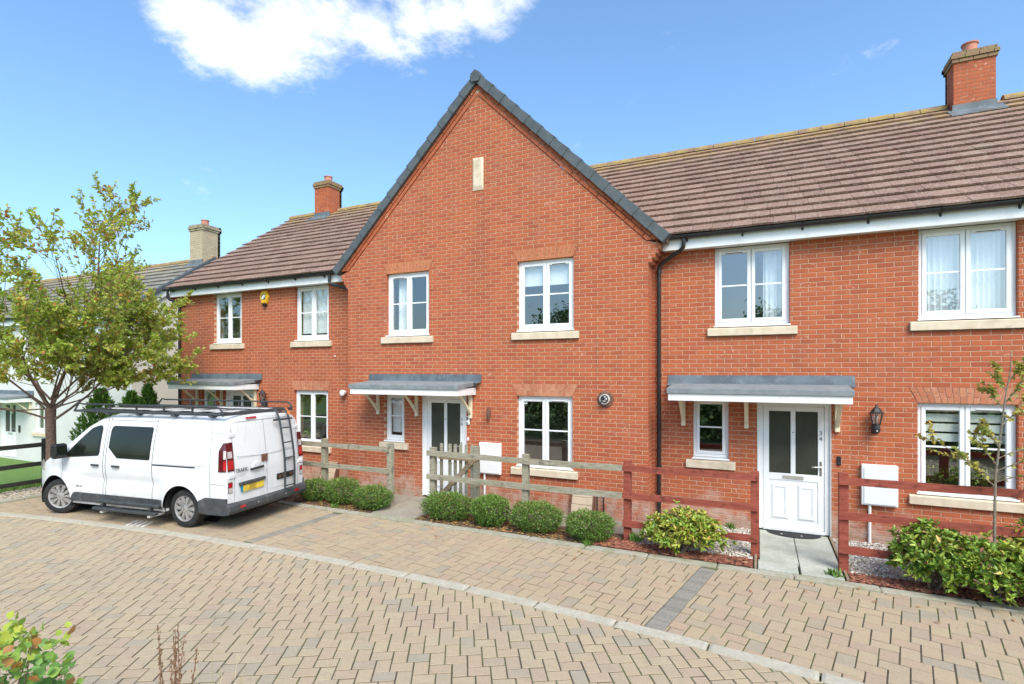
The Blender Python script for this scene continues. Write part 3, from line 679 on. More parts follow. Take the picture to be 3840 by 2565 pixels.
# paver path to the gate opening
pp = MB(); pp.box(-6.52, -5.53, 7.68, 9.16, -.05, .002); pp = struct(pp.build('path', M_JOINT)); P = Pieces()
yy = 7.69; r_ = 0
while yy < 9.1:
    x = -6.51 - (.1 if r_ % 2 else 0)
    while x < -5.54:
        a, b = max(x, -6.51), min(x + .2, -5.54)
        if b - a > .03: paver_piece(P, [(a + .003, yy + .003), (b - .003, yy + .003), (b - .003, yy + .097), (a + .003, yy + .097)], rr.random(), None, top=.016 + rr.gauss(0, .001))
        x += .2
    yy += .1; r_ += 1
P.emit('paver', M_SLABB, pp, 300)

# ------------------------------------------------------------------ house parts
def pane(parent, x0, x1, z0, z1, Y, mat=None):
    m = MB(); m.add([(x0, Y, z0), (x1, Y, z0), (x1, Y, z1), (x0, Y, z1)], [(0, 1, 2, 3)]); return m.build('pane', mat or M_GLASS, parent, fix=False)
def window(house, x0, x1, z0, z1, Yw, lights=2, sill=True, dress=None, vent=1, ext=.11, bars=True, sd=1):
    """white casement window in opening x0..x1, z0..z1 of wall plane Yw"""
    rr = random.Random(sd); Yf = Yw + .075; fw = .052; z0f = z0 + .042
    m = MB(); d = .065
    m.box(x0, x0 + fw, Yf, Yf + d, z0f, z1); m.box(x1 - fw, x1, Yf, Yf + d, z0f, z1); m.box(x0 + fw, x1 - fw, Yf, Yf + d, z1 - fw, z1); m.box(x0 + fw, x1 - fw, Yf, Yf + d, z0f, z0f + fw)
    edges = [x0 + fw, x1 - fw] if lights == 1 else [x0 + fw, (x0 + x1) / 2, x1 - fw]
    win = m.build('window', M_WHITE, house, bevel=.004)
    sw = .050
    for i in range(lights):
        a, b = edges[i] + (.004 if i else .0), edges[i + 1] - (.004 if i + 1 < lights else 0); c, e = z0f + fw, z1 - fw
        s = MB(); y0, y1 = Yf - .012, Yf + .045
        ws = sw if lights == 1 else sw + .006
        s.box(a, a + ws, y0, y1, c, e); s.box(b - ws, b, y0, y1, c, e); s.box(a + ws, b - ws, y0, y1, e - ws, e); s.box(a + ws, b - ws, y0, y1, c, c + ws)
        s.build('sash', M_WHITE, win, bevel=.006)
        mid = (c + e) / 2 + .01; q0, q1, w0, w1 = a + ws, b - ws, c + ws, e - ws
        if bars:
            part('glazing_bar', M_WHITE, win, lambda m: m.box(q0, q1, Yf + .005, Yf + .03, mid - .012, mid + .012))
            pane(win, q0 - .006, q1 + .006, mid, w1 + .006, Yf + .014); pane(win, q0 - .006, q1 + .006, w0 - .006, mid - .001, Yf + .014)
        else: pane(win, q0 - .006, q1 + .006, w0 - .006, w1 + .006, Yf + .014)
        if i == vent: part('trickle_vent', M_WHITE, win, lambda m: m.box(a + ws + .06, b - ws - .06, y0 - .014, y0, e - .040, e - .018), bevel=.003); part('vent_slot', M_DARKIN, win, lambda m: m.box(a + ws + .065, b - ws - .065, y0 - .009, y0 - .001, e - .048, e - .0405))
    part('plastic_cill', M_WHITE, win, lambda m: m.prism([(Yf - .095, z0 + .008), (Yf + .06, z0 + .008), (Yf + .06, z0f - .001), (Yf - .09, z0 + .030)], x0 - .0 if not sill else x0 - .015, x1 + .015, 'x'), bevel=.003)
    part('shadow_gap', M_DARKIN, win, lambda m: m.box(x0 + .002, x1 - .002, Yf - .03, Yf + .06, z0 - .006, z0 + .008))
    if sill: part('stone_sill', M_STONE, win, lambda m: m.prism([(Yw - .055, z0 - .140), (Yw + .14, z0 - .140), (Yw + .14, z0 - .004), (Yw + .0, z0 - .004), (Yw - .055, z0 - .018)], x0 - ext, x1 + ext, 'x'), bevel=.006, seg=2)
    # room behind
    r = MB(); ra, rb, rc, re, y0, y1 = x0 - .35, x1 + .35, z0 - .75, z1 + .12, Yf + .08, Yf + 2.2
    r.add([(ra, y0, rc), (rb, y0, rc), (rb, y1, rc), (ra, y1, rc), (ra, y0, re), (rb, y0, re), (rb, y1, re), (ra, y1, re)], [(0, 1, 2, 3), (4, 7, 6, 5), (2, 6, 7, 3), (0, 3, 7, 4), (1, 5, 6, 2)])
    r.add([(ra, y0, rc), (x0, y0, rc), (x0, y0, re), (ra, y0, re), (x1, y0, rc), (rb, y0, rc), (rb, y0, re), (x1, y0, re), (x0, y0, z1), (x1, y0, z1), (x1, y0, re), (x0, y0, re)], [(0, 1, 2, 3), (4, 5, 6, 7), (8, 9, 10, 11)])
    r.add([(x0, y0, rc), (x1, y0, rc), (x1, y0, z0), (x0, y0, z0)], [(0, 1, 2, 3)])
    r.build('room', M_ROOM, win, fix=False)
    def curtain(c0, c1, t0=None, pl=.035, gather=0., y=.16):
        m = MB(); n = max(8, int((c1 - c0) / .012)); top = z1 + .05; V = []
        for i in range(n + 1):
            t = i / n; ph = rr.uniform(0, 1) * 0
            for j, zz in enumerate((z0 + .02, z0 + .35 * (z1 - z0), z0 + .7 * (z1 - z0), top)):
                g = 1 - gather * (1 - j / 3); xx = c0 + (c1 - c0) * (t * g if gather >= 0 else 1 - (1 - t) * (1 + gather * (1 - j / 3)))
                V.append((xx, Yf + y + pl * .5 * math.sin(t * (c1 - c0) / .07 * 6.283 + math.sin(t * 9) + j * .15), zz))
        m.add(V, [(i * 4 + j, (i + 1) * 4 + j, (i + 1) * 4 + j + 1, i * 4 + j + 1) for i in range(n) for j in range(3)])
        return m.build('curtain', M_CURT, win, smooth=True)
    W_ = x1 - x0
    if dress == 'net': curtain(x0 - .02, x1 + .02, pl=.05)
    if dress == 'sides': curtain(x0 - .05, x0 + .30 * W_, gather=.25); curtain(x1 - .16 * W_, x1 + .05)
    if dress == 'left': curtain(x0 + .14 * W_, x0 + .34 * W_, gather=.15); curtain(x1 - .12 * W_, x1 + .04)
    if dress == 'right': curtain(x1 - .34 * W_, x1 + .02, pl=.05)
    if dress == 'rollhalf': part('roller_blind', M_CURT, win, lambda m: m.box(x0 + .04, x1 - .04, Yf + .11, Yf + .116, z1 - .46, z1 + .02))
    if dress == 'rollfull': part('roller_blind', M_CURT, win, lambda m: m.box(x0 + .08, x1 - .04, Yf + .11, Yf + .116, z0 + .20, z1 + .02))
    if dress == 'stripes':
        for i in range(2):
            a, b = (x0 + .06, (x0 + x1) / 2 - .02) if i == 0 else ((x0 + x1) / 2 + .02, x1 - .06)
            zz = z1 - .02
            for q in range(4):
                part('blind_slat', M_CURTB, win, lambda m: m.box(a, b, Yf + .10, Yf + .106, zz - .115, zz))
                zz -= .145
    if dress in ('plants', 'stripes'):
        for q in range(3 if dress == 'stripes' else 1):
            xx = x0 + W_ * (.18 + .33 * q); rs = np.random.RandomState(int(abs(xx) * 100)); n = 110
            p = rs.normal(size=(n, 3)) * np.array([.10, .05, .07]) + np.array([xx, Yf + .25, z0 + .28]); leaf_mesh('house_plant', p, rs.normal(size=(n, 3)) + [0, 0, .5], .05 + .03 * rs.rand(n), rs.rand(n) * .7, M_SKIM, win, rs=rs)
    return win
def text_mesh(name, s, size, loc, rot, mat, parent, extrude=.002, bold=0.):
    cu = bpy.data.curves.new(name, 'FONT'); cu.body = s; cu.size = size; cu.extrude = extrude; cu.offset = bold; cu.align_x = 'CENTER'
    tmp = bpy.data.objects.new(name + '_tmp', cu); COL.objects.link(tmp); bpy.context.view_layer.update()
    me = bpy.data.meshes.new_from_object(tmp.evaluated_get(bpy.context.evaluated_depsgraph_get())); bpy.data.objects.remove(tmp); me.materials.clear(); me.materials.append(mat)
    o = bpy.data.objects.new(name, me); link(o, parent); o.location = Vector(loc) - org(parent); o.rotation_euler = rot; return o
def door(house, x0, x1, z0, z1, Yw, number, hinge_left=True):
    Yf = Yw + .05; fw = .075; m = MB(); d = .08
    m.box(x0, x0 + fw, Yf, Yf + d, z0, z1); m.box(x1 - fw, x1, Yf, Yf + d, z0, z1); m.box(x0 + fw, x1 - fw, Yf, Yf + d, z1 - fw, z1); m.box(x0 + fw, x1 - fw, Yf - .03, Yf + d, z0, z0 + .05)
    m.box(x0 - .012, x0, Yw - .004, Yf + d, z0, z1); m.box(x1, x1 + .012, Yw - .004, Yf + d, z0, z1)
    dr = m.build('door', M_WHITE, house, bevel=.005)
    a, b, c, e = x0 + fw + .004, x1 - fw - .004, z0 + .055, z1 - fw - .004; yl = Yf + .012
    st = .085; mid = (a + b) / 2; gz = z0 + .93; gt = e - .075
    leaf = MB(); leaf.box(a, a + st, yl, yl + .05, c, e); leaf.box(b - st, b, yl, yl + .05, c, e); leaf.box(a + st, b - st, yl, yl + .05, gt, e); leaf.box(a + st, b - st, yl, yl + .05, c, c + .10)
    leaf.box(mid - .034, mid + .034, yl, yl + .05, gz, gt); leaf.box(a + st, b - st, yl + .001, yl + .05, gz - .11, gz); leaf.box(a + st, b - st, yl + .012, yl + .045, c + .10, gz - .11)
    lf = leaf.build('door_leaf', M_WHITE, dr, bevel=.004)
    for q0, q1 in ((a + st, mid - .034), (mid + .034, b - st)):
        pane(dr, q0 - .004, q1 + .004, gz, gt, yl + .02, M_FROST)
        pm = MB(); u0, u1, w0, w1 = q0 + .055, q1 - .055, c + .16, gz - .19
        yb = yl + .012
        pm.add([(u0 - .03, yb, w0 - .03), (u1 + .03, yb, w0 - .03), (u1 + .03, yb, w1 + .03), (u0 - .03, yb, w1 + .03), (u0, yb - .016, w0), (u1, yb - .016, w0), (u1, yb - .016, w1), (u0, yb - .016, w1),
                (u0 + .02, yb - .016, w0 + .03), (u1 - .02, yb - .016, w0 + .03), (u1 - .02, yb - .016, w1 - .03), (u0 + .02, yb - .016, w1 - .03), (u0 + .035, yb - .007, w0 + .05), (u1 - .035, yb - .007, w0 + .05), (u1 - .035, yb - .007, w1 - .05), (u0 + .035, yb - .007, w1 - .05)],
               [(k * 4 + i, k * 4 + (i + 1) % 4, (k + 1) * 4 + (i + 1) % 4, (k + 1) * 4 + i) for k in range(3) for i in range(4)] + [(12, 13, 14, 15)])
        pm.build('door_panel', M_WHITE, dr)
    part('letter_plate', simple('letter_plate_satin_%s' % number, (.55, .53, .47), .35, .05, 9, 0, .5), dr, lambda m: m.box(mid - .15, mid + .15, yl - .012, yl, gz - .085, gz - .028), bevel=.004)
    hx = b - .045
    def hnd(m):
        m.box(hx - .014, hx + .014, yl - .010, yl, z0 + .93, z0 + 1.16); m.tube([(hx, yl - .01, z0 + 1.07), (hx, yl - .05, z0 + 1.07), (hx - .03, yl - .055, z0 + 1.07), (hx - .13, yl - .055, z0 + 1.068)], .0095, 8)
    part('handle', M_METAL, dr, hnd, smooth=True)
    part('spy_hole', M_DARKIN, dr, lambda m: m.lathe((mid, yl - .004, z0 + 1.60), [(.009, 0), (.009, .01)], 12, 'y'))
    part('reveal_cavity', M_DARKIN, dr, lambda m: m.box(x0 + .02, x1 - .02, Yf + d, Yf + d + .12, z0, z1))
    if number:
        for i, ch in enumerate(number): text_mesh('door_number', ch, .095, (hx - .002, yl - .003, z0 + 1.575 - i * .088), (R(90), 0, 0), M_STEEL, dr, .002)
    return dr
def canopy(house, x0, Yw, zt=2.31):
    """flat felt porch canopy 2.6 m wide from x0 with lead flashing and cream gallows brackets"""
    x1 = x0 + 2.59; yf = Yw - .75
    c = part('canopy', M_FASC, house, lambda m: (m.box(x0 + .02, x1 - .02, yf + .02, yf + .04, zt - .15, zt - .012), m.box(x0 + .02, x0 + .04, yf + .04, Yw, zt - .15, zt - .012), m.box(x1 - .04, x1 - .02, yf + .04, Yw, zt - .15, zt - .012), m.box(x0 + .04, x1 - .04, yf + .04, Yw, zt - .13, zt - .12)), bevel=.003)
    def felt(m):
        m.prism([(yf - .005, zt - .035), (yf + .03, zt - .035), (Yw, zt + .035), (Yw, zt + .115), (yf + .015, zt + .055), (yf - .005, zt + .05)], x0, x1, 'x')
    part('felt_roof', M_FELT, c, felt, bevel=.006, seg=2)
    # lead flashing in two or three lapped lengths
    xs_ = [x0 - .09, x0 + 1.25, x1 + .105]
    for i in range(2):
        part('lead_flashing', M_LEAD, c, lambda m: m.prism([(Yw - .004 - .004 * i, zt + .255), (Yw - .012 - .004 * i, zt + .255), (Yw - .026 - .004 * i, zt + .12), (Yw - .16, zt + .088 + .004 * i), (Yw - .16, zt + .080), (Yw - .012, zt + .10)], xs_[i] - (.03 if i else 0), xs_[i + 1], 'x'))
    for off in (.17, 1.17, 2.46):
        bx = x0 + off; zt_ = zt - .15
        def br(m):
            m.box(bx - .034, bx + .034, Yw - .055, Yw - .002, zt_ - .47, zt_)
            m.prism([(Yw - .053, zt_ - .40), (Yw - .053, zt_ - .31), (Yw - .42, zt_), (Yw - .52, zt_), (Yw - .40, zt_ - .06), (Yw - .24, zt_ - .20)], bx - .028, bx + .028, 'x')
        part('bracket', M_CREAMP, c, br, bevel=.006)
    return c
def downpipe(house, pts, r=.034, clips=()):
    o = part('downpipe', M_BLACKP, house, lambda m: (m.tube(pts, r, 12), [m.tube([(c[0], c[1], c[2] - .025), (c[0], c[1], c[2] + .025)], r * 1.28, 12) for c in clips]), smooth=True); return o
def gutter(house, x0, x1, Y, z, br=.8):
    def g(m):
        n = 8; pr = [(Y - .056 * math.cos(math.pi * k / n), z - .060 * math.sin(math.pi * k / n)) for k in range(n + 1)]; inn = [(Y + (p[0] - Y) * .93, z - (z - p[1]) * .93) for p in pr]
        lp = pr + inn[::-1]; N = len(lp)
        m.add([(x, p[0], p[1]) for x in (x0, x1) for p in lp], [(i, (i + 1) % N, (i + 1) % N + N, i + N) for i in range(N)]); m.prism(pr, x0 - .004, x0, 'x'); m.prism(pr, x1, x1 + .004, 'x')
    gt = part('gutter', M_BLACKP, house, g)
    x = x0 + .35
    while x < x1 - .1:
        part('gutter_bracket', M_BLACKP, gt, lambda m: (m.tube([(x, Y - .062 * math.cos(math.pi * k / 6), z - .066 * math.sin(math.pi * k / 6)) for k in range(7)], .010, 5), m.box(x - .016, x + .016, Y + .055, Y + .075, z - .105, z - .02), m.bar((x, Y + .06, z - .09), (x, Y, z - .06), .02, .012))); x += br
    return gt
EV = (9.30, 4.945); RD = (13.75, 8.05)   # eave and ridge of the main roof (Y, z)
def tiled_roof(house, ev, rd, n, xl, xr, mat, limit, sd, off=0., tw=.305, back=True, base=None):
    """rows of lapped concrete tiles; xl(t), xr(t) give the row ends at height fraction t"""
    rr = random.Random(sd); dy, dz = rd[0] - ev[0], rd[1] - ev[1]; Ls = math.hypot(dy, dz); uy, uz = dy / Ls, dz / Ls; ny, nz = -uz, uy; g = Ls / n
    m = MB()
    x00, x01, x10, x11 = xl(0), xr(0), xl(1), xr(1)
    m.add([(x00, ev[0] + .02, ev[1] - .015), (x01, ev[0] + .02, ev[1] - .015), (x11, rd[0], rd[1] - .035), (x10, rd[0], rd[1] - .035)], [(0, 1, 2, 3)])
    if back: m.add([(x10, rd[0], rd[1] - .035), (x11, rd[0], rd[1] - .035), (x11, rd[0] + dy, ev[1]), (x10, rd[0] + dy, ev[1])], [(0, 1, 2, 3)])
    rf = m.build('roof', mat, house, fix=False); P = Pieces()
    for k in range(n):
        t0 = k / n; a, b = xl(t0 + .5 / n), xr(t0 + .5 / n); x = a - (tw * .5 if k % 2 else 0) + off * tw
        while x < b:
            c0, c1 = max(a, x + .0025), min(b, x + tw - .0025); x += tw
            if c1 - c0 < .03: continue
            s0 = k * g - .03; s1 = (k + 1) * g + .01; th = .034; lift0 = .050 + rr.uniform(-.004, .005); lift1 = .004; tw_ = rr.uniform(-.002, .002)
            def pt(xx, s, h): return (xx, ev[0] + uy * s + ny * h, ev[1] + uz * s + nz * h)
            vs = [pt(c0, s0, lift0 - th), pt(c1, s0, lift0 - th + tw_), pt(c1, s1, lift1 - th), pt(c0, s1, lift1 - th), pt(c0, s0, lift0), pt(c1, s0, lift0 + tw_), pt(c1, s1, lift1), pt(c0, s1, lift1)]
            P.add(vs, [(0, 3, 2, 1), (4, 5, 6, 7), (0, 1, 5, 4), (1, 2, 6, 5), (2, 3, 7, 6), (3, 0, 4, 7)], rr.random())
    P.emit('tile', mat, rf, limit, prefer=inview); return rf
def ridge_tiles(roof, x0, x1, rd, gaps=(), sd=1, mat=None):
    x = x0; rr = random.Random(sd)
    while x < x1 - .05:
        e = min(x + .445, x1)
        if not any(a < (x + e) / 2 < b for a, b in gaps):
            w, h, j = .125, .10, rr.uniform(-.006, .006)
            def rt(m):
                pr = [(rd[0] + w * 1.05 * math.cos(math.pi * k / 8) * (1 if True else 0), rd[1] - .045 + j + (h + .035) * math.sin(math.pi * k / 8)) for k in range(9)]
                m.prism(pr, x + .004, e - .004, 'x')
            part('ridge_tile', mat or M_RIDGE, roof, rt)
        x += .45
def chimney(parent, x0, x1, y0, y1, zb, zt, mat, cap, sd, pot=True):
    """brick stack with two corbelled courses, flaunching and clay pot"""
    mort = M_MORT; ch = part('chimney', mort, parent, lambda m: m.box(x0 + .006, x1 - .006, y0 + .006, y1 - .006, zb - .4, zt - .12)); P = Pieces(); rr = random.Random(sd); k = 0; z = zb - .12
    def course(a0, a1, b0, b1, z, kk, lo, PP):
        for side in range(4):
            ln = (a1 - a0) if side % 2 == 0 else (b1 - b0)
            t = -.1125 * (kk % 2) + .0
            first = True
            while t < ln:
                c0, c1 = max(t, 0), min(t + .215, ln); t += .225
                if c1 - c0 < .02: continue
                if side == 0: q = (a0 + c0, a0 + c1, b0, b0 + .1)
                elif side == 1: q = (a1 - .1, a1, b0 + c0 + (.101 if c0 < .1 else 0), b0 + c1)
                elif side == 2: q = (a0 + c0, a0 + c1, b1 - .1, b1)
                else: q = (a0, a0 + .1, b0 + c0 + (.101 if c0 < .1 else 0), b0 + c1)
                if q[1] - q[0] < .02 or q[3] - q[2] < .02: continue
                mb = MB(); mb.box(q[0], q[1], q[2], q[3], z, z + .065); PP.add([Vector(v) for v in mb.v], mb.f, rr.random())
    while z < zt - .22: course(x0, x1, y0, y1, z, k, 0, P); z += .075; k += 1
    P.emit('brick', mat, ch, 300, prefer=inview)
    P = Pieces(); course(x0 - .028, x1 + .028, y0 - .028, y1 + .028, z, k, 0, P); course(x0 - .05, x1 + .05, y0 - .05, y1 + .05, z + .073, k + 1, 0, P); course(x0 - .022, x1 + .022, y0 - .022, y1 + .022, z + .146, k + 1, 0, P); P.emit('corbel_brick', cap, ch, 300)
    xm, ym = (x0 + x1) / 2, (y0 + y1) / 2; zz = z + .21
    part('mortar_cap', M_EDGE, ch, lambda m: m.add([(x0 - .03, y0 - .03, zz - .06), (x1 + .03, y0 - .03, zz - .06), (x1 + .03, y1 + .03, zz - .06), (x0 - .03, y1 + .03, zz - .06), (xm - .17, ym - .17, zz + .03), (xm + .17, ym - .17, zz + .03), (xm + .17, ym + .17, zz + .03), (xm - .17, ym + .17, zz + .03)], [(0, 3, 2, 1), (4, 5, 6, 7), (0, 1, 5, 4), (1, 2, 6, 5), (2, 3, 7, 6), (3, 0, 4, 7)]))
    part('chimney_pot', M_TERRA, ch, lambda m: m.lathe((xm, ym, zz), [(.125, -.02), (.122, .16), (.120, .215), (.140, .22), (.142, .245), (.118, .25), (.105, .2)], 24), smooth=True)
    part('lead_apron', M_LEAD, ch, lambda m: (m.box(x0 - .02, x1 + .02, y0 - .012, y0 + .02, zb - .05, zb + .16), m.prism([(y0 - .26, zb - .26 * .698 + .055), (y0, zb + .055), (y0, zb + .03), (y0 - .26, zb - .26 * .698 + .03)], x0 - .10, x1 + .10, 'x')))
    return ch

# ------------------------------------------------------------------ the terrace
def eaves(house, x0, x1):
    part('fascia', M_FASC, house, lambda m: m.box(x0, x1, 9.385, 9.405, 4.700, 4.935), bevel=.003)
    part('soffit', M_FASC, house, lambda m: m.box(x0, x1, 9.405, 9.64, 4.718, 4.730))
def op(x0, x1, z0, z1): return (z0, z1, x0, x0, x1, x1)
def front_frame(Y): return Frame((0, Y, 0), (1, 0, 0), (0, -1, 0))
def side_frame(X): return Frame((X, 0, 0), (0, 1, 0), (1, 0, 0))
AX, AZ, SL = -5.03, 8.29, .98         # gable axis, underside apex height, slope
# --- gabled house in the middle (number 36)
H36 = empty('brick_house', (-5.03, GY, 0), 'gabled red brick house in the middle with number 36 door and grey verge', 'house', 'red brick terraced houses')
def corb(z):
    k = math.floor((z - 4.485) / .075) + 1
    return 0 if k <= 0 else (.062, .118, .165, .205)[min(k, 4) - 1]
def hwid(z): return min(3.31 + corb(z), (AZ - z) / SL - (.02 if z < 4.859 else .2215))
ops = [op(-7.27, -6.18, 3.36, 4.71), op(-4.17, -3.055, 3.36, 4.71), op(-4.18, -3.075, .81, 2.16), op(-7.315, -6.80, 1.11, 2.16), op(-6.345, -5.29, -.02, 2.135), op(-5.14, -4.90, 6.185, 6.835)]
ops += [arch(H36, -7.27, -6.18, 4.71, GY, sd=1), arch(H36, -4.17, -3.055, 4.71, GY, sd=2), arch(H36, -4.18, -3.075, 2.16, GY, brick_mat('buff_red_arch_brick', [(0, (.43, .155, .08)), (.5, (.50, .20, .105)), (1, (.54, .25, .14))], .3, False), sd=3)]
ops += [op(-7.415, -6.70, .97, 1.105), op(-4.29, -2.965, .67, .805), op(-7.38, -6.07, 3.22, 3.355), op(-4.28, -2.945, 3.22, 3.355)]
brick_wall(H36, front_frame(GY), 0, 8.26, lambda z: AX - hwid(z), lambda z: AX + hwid(z), ops, limit=300, off=-8.342 + .0, sd=36)
brick_wall(H36, side_frame(-1.7205), 0, 4.71, lambda z: GY + .104, lambda z: MY + .02, [], limit=60, off=GY + .1, depth=.25, sd=37, wallname='return_wall')
brick_wall(H36, Frame((-8.3435, 0, 0), (0, -1, 0), (-1, 0, 0)), 0, 4.71, lambda z: -MY - .02, lambda z: -GY - .104, [], limit=40, off=-GY - .1, depth=.25, sd=38, wallname='return_wall')
for sg in (-1, 1):       # stepped corbels carrying the eaves
    for k, dx in enumerate((.062, .118, .165, .205, .205)):
        z = 4.485 + k * .075; x = AX + sg * (3.31 + dx)
        part('corbel_brick', M_BRICK, H36, lambda m: m.box(min(x, x - sg * .3), max(x, x - sg * .3), GY + .102, MY + (.0 if k < 4 else -.2), z + .001, z + .074))
# two sloping brick courses under each verge
al = math.atan(SL); ca_, sa_ = math.cos(al), math.sin(al); rr = random.Random(8)
vb = part('verge_course', M_MORT, H36, lambda m: [m.prism([(AX + sg * hw, AZ - SL * abs(hw) - o * 1.0) for hw, o in ((0, .0), (3.52, .0), (3.36, .06), (0, .218))] if sg > 0 else [(AX + sg * hw, AZ - SL * abs(hw) - o) for hw, o in ((0, .218), (3.36, .06), (3.52, .0), (0, .0))], GY - .006, GY + .1) for sg in (-1, 1)])
P = Pieces()
for sg in (-1, 1):
    for row, (n0, n1, pr) in enumerate(((.004, .070, .030), (.080, .148, .016))):
        s_ = .11 if row else 0.
        while s_ < 5.1:
            q = []
            for a, b in ((s_, n1), (s_ + .215, n1), (s_ + .215, n0), (s_, n0)):
                hw = 3.55 - a * ca_ - b * sa_; z = AZ - SL * 3.55 + a * sa_ - b * ca_; q.append((AX + sg * hw, z))
            if sg < 0: q = q[::-1]
            q = clip_poly(q, -sg, 0, -sg * AX - .004)
            q = clip_poly(q, 0, -1, -4.862) if len(q) > 2 else q
            s_ += .225
            if len(q) < 3 or area(q) < .0015: continue
            sgn = sum(q[i][0] * q[(i + 1) % len(q)][1] - q[(i + 1) % len(q)][0] * q[i][1] for i in range(len(q)))
            if sgn < 0: q = q[::-1]
            cx_ = sum(p[0] for p in q) / len(q); cz_ = sum(p[1] for p in q) / len(q)
            P.add(*chamfer_prism([(p[0], GY - pr + .004, p[1]) for p in q], [(p[0], GY + .06, p[1]) for p in q], [(cx_ + (p[0] - cx_) * .96, GY - pr, cz_ + (p[1] - cz_) * .96) for p in q]), rr.random())
P.emit('brick', M_BRICK, vb, 300)
for sg in (-1, 1):       # dry verge caps, lapped down the slope
    n = 14; Lc = 4.97 / n
    for i in range(n):
        s0, s1 = i * Lc - .025, (i + 1) * Lc + .012
        def pt(s, o): hw = 3.55 - s * ca_ + o * sa_; return (AX + sg * hw, AZ - SL * 3.55 + s * sa_ + o * ca_)
        ex = .012
        def vc(m):
            lo = [pt(s0, -.016), pt(s1, -.006), pt(s1, .150), pt(s0, .172)]
            f0, f1 = GY - .088, GY + .14
            vs = [(lo[0][0], f0 - ex, lo[0][1]), (lo[1][0], f0, lo[1][1]), (lo[2][0], f0, lo[2][1]), (lo[3][0], f0 - ex, lo[3][1])] + [(p[0], f1, p[1]) for p in lo]
            m.add(vs, [(0, 1, 2, 3), (7, 6, 5, 4), (0, 4, 5, 1), (1, 5, 6, 2), (2, 6, 7, 3), (3, 7, 4, 0)])
        part('verge_cap', M_VERGE, H36, vc, bevel=.006, seg=2)
part('ridge_end_cap', M_VERGE, H36, lambda m: m.prism([(AX + .075, AZ - .005), (AX + .115, AZ + .09), (AX + .095, AZ + .165), (AX, AZ + .232), (AX - .095, AZ + .165), (AX - .115, AZ + .09), (AX - .075, AZ - .005)], GY - .125, GY + .1), bevel=.006, seg=2)
part('end_cap_fixing', M_DARKIN, H36, lambda m: m.lathe((AX - .01, GY - .13, AZ + .14), [(.008, 0), (.008, .01)], 8, 'y'))
def groof(m):
    zt = AZ + .14
    for sg in (-1, 1):
        f = lambda hw, y, dz: (AX + sg * hw, y, zt - SL * hw + dz)
        vs = [f(0, GY - .02, 0), f(3.62, GY - .02, 0), f(3.62, 9.42, 0), f(0, 13.9, 0), f(0, GY - .02, -.08), f(3.62, GY - .02, -.08), f(3.62, 9.42, -.08), f(0, 13.9, -.08)]
        m.add(vs, [(0, 1, 2, 3), (7, 6, 5, 4), (0, 4, 5, 1), (1, 5, 6, 2), (2, 6, 7, 3)])
part('gable_roof', M_TILE, H36, groof)
part('stone_plaque', M_STONE, H36, lambda m: m.add([(-5.138, GY - .012, 6.19), (-4.902, GY - .012, 6.19), (-4.902, GY - .012, 6.83), (-5.138, GY - .012, 6.83), (-5.11, GY - .03, 6.27), (-4.93, GY - .03, 6.27), (-4.93, GY - .03, 6.79), (-5.11, GY - .03, 6.79), (-5.138, GY + .1, 6.19), (-4.902, GY + .1, 6.19), (-4.902, GY + .1, 6.83), (-5.138, GY + .1, 6.83)],
     [(4, 5, 6, 7), (0, 1, 5, 4), (1, 2, 6, 5), (2, 3, 7, 6), (3, 0, 4, 7), (0, 8, 9, 1), (1, 9, 10, 2), (2, 10, 11, 3), (3, 11, 8, 0)]))
window(H36, -7.27, -6.18, 3.36, 4.71, GY, dress='left', vent=0, sd=1)
window(H36, -4.17, -3.055, 3.36, 4.71, GY, dress='rollhalf', vent=1, sd=2)
w36 = window(H36, -4.18, -3.075, .81, 2.16, GY, dress=None, vent=1, sd=3)
part('window_sticker', M_WHITE, w36, lambda m: m.box(-4.06, -4.005, GY + .082, GY + .085, 2.0, 2.055))
part('sticker_mark', M_BADGE, w36, lambda m: m.box(-4.045, -4.02, GY + .079, GY + .081, 2.018, 2.04))
window(H36, -7.315, -6.80, 1.11, 2.16, GY, lights=1, dress='rollfull', vent=-1, sd=4)
door(H36, -6.33, -5.305, .045, 2.13, GY, '36')
canopy(H36, -7.64, GY)
brb = part('roof_behind', M_TILE, H36, lambda m: m.add([(-1.4, 13.74, 8.0), (-8.7, 13.74, 8.0), (-8.7, 18.2, 4.9), (-1.4, 18.2, 4.9)], [(1, 0, 3, 2)]), fix=False)
ridge_tiles(brb, -8.6, -1.9, (13.75, 8.06), sd=5)

# --- house on the right (number 34)
H34 = empty('brick_house', (2, MY, 0), 'red brick house on the right with number 34 door and red fence', 'house', 'red brick terraced houses')
ops = [op(-.69, .44, 3.36, 4.80), op(2.125, 3.245, 3.36, 4.80), op(2.115, 3.245, .81, 2.16), op(-1.04, -.47, 1.11, 2.16), op(-.035, 1.02, -.02, 2.135)]
M_ARCH2 = MATS['buff_red_arch_brick']
ops += [arch(H34, 2.115, 3.245, 2.16, MY, M_ARCH2, sd=4)]
ops += [op(-1.15, -.36, .97, 1.105), op(2.005, 3.355, .67, .805), op(-.80, .55, 3.22, 3.355), op(2.015, 3.355, 3.22, 3.355)]
brick_wall(H34, front_frame(MY), 0, 4.785, lambda z: -1.745, lambda z: 6.4, ops, limit=300, off=.03, sd=34)
window(H34, -.69, .44, 3.36, 4.712, MY, dress='right', vent=0, sd=11)
window(H34, 2.125, 3.245, 3.36, 4.712, MY, dress='net', vent=1, sd=12)
window(H34, 2.115, 3.245, .81, 2.16, MY, dress='stripes', vent=1, sd=13)
window(H34, -1.04, -.47, 1.11, 2.16, MY, lights=1, vent=-1, sd=14)
door(H34, -.02, 1.005, .035, 2.13, MY, '34')
canopy(H34, -1.365, MY, 2.30)
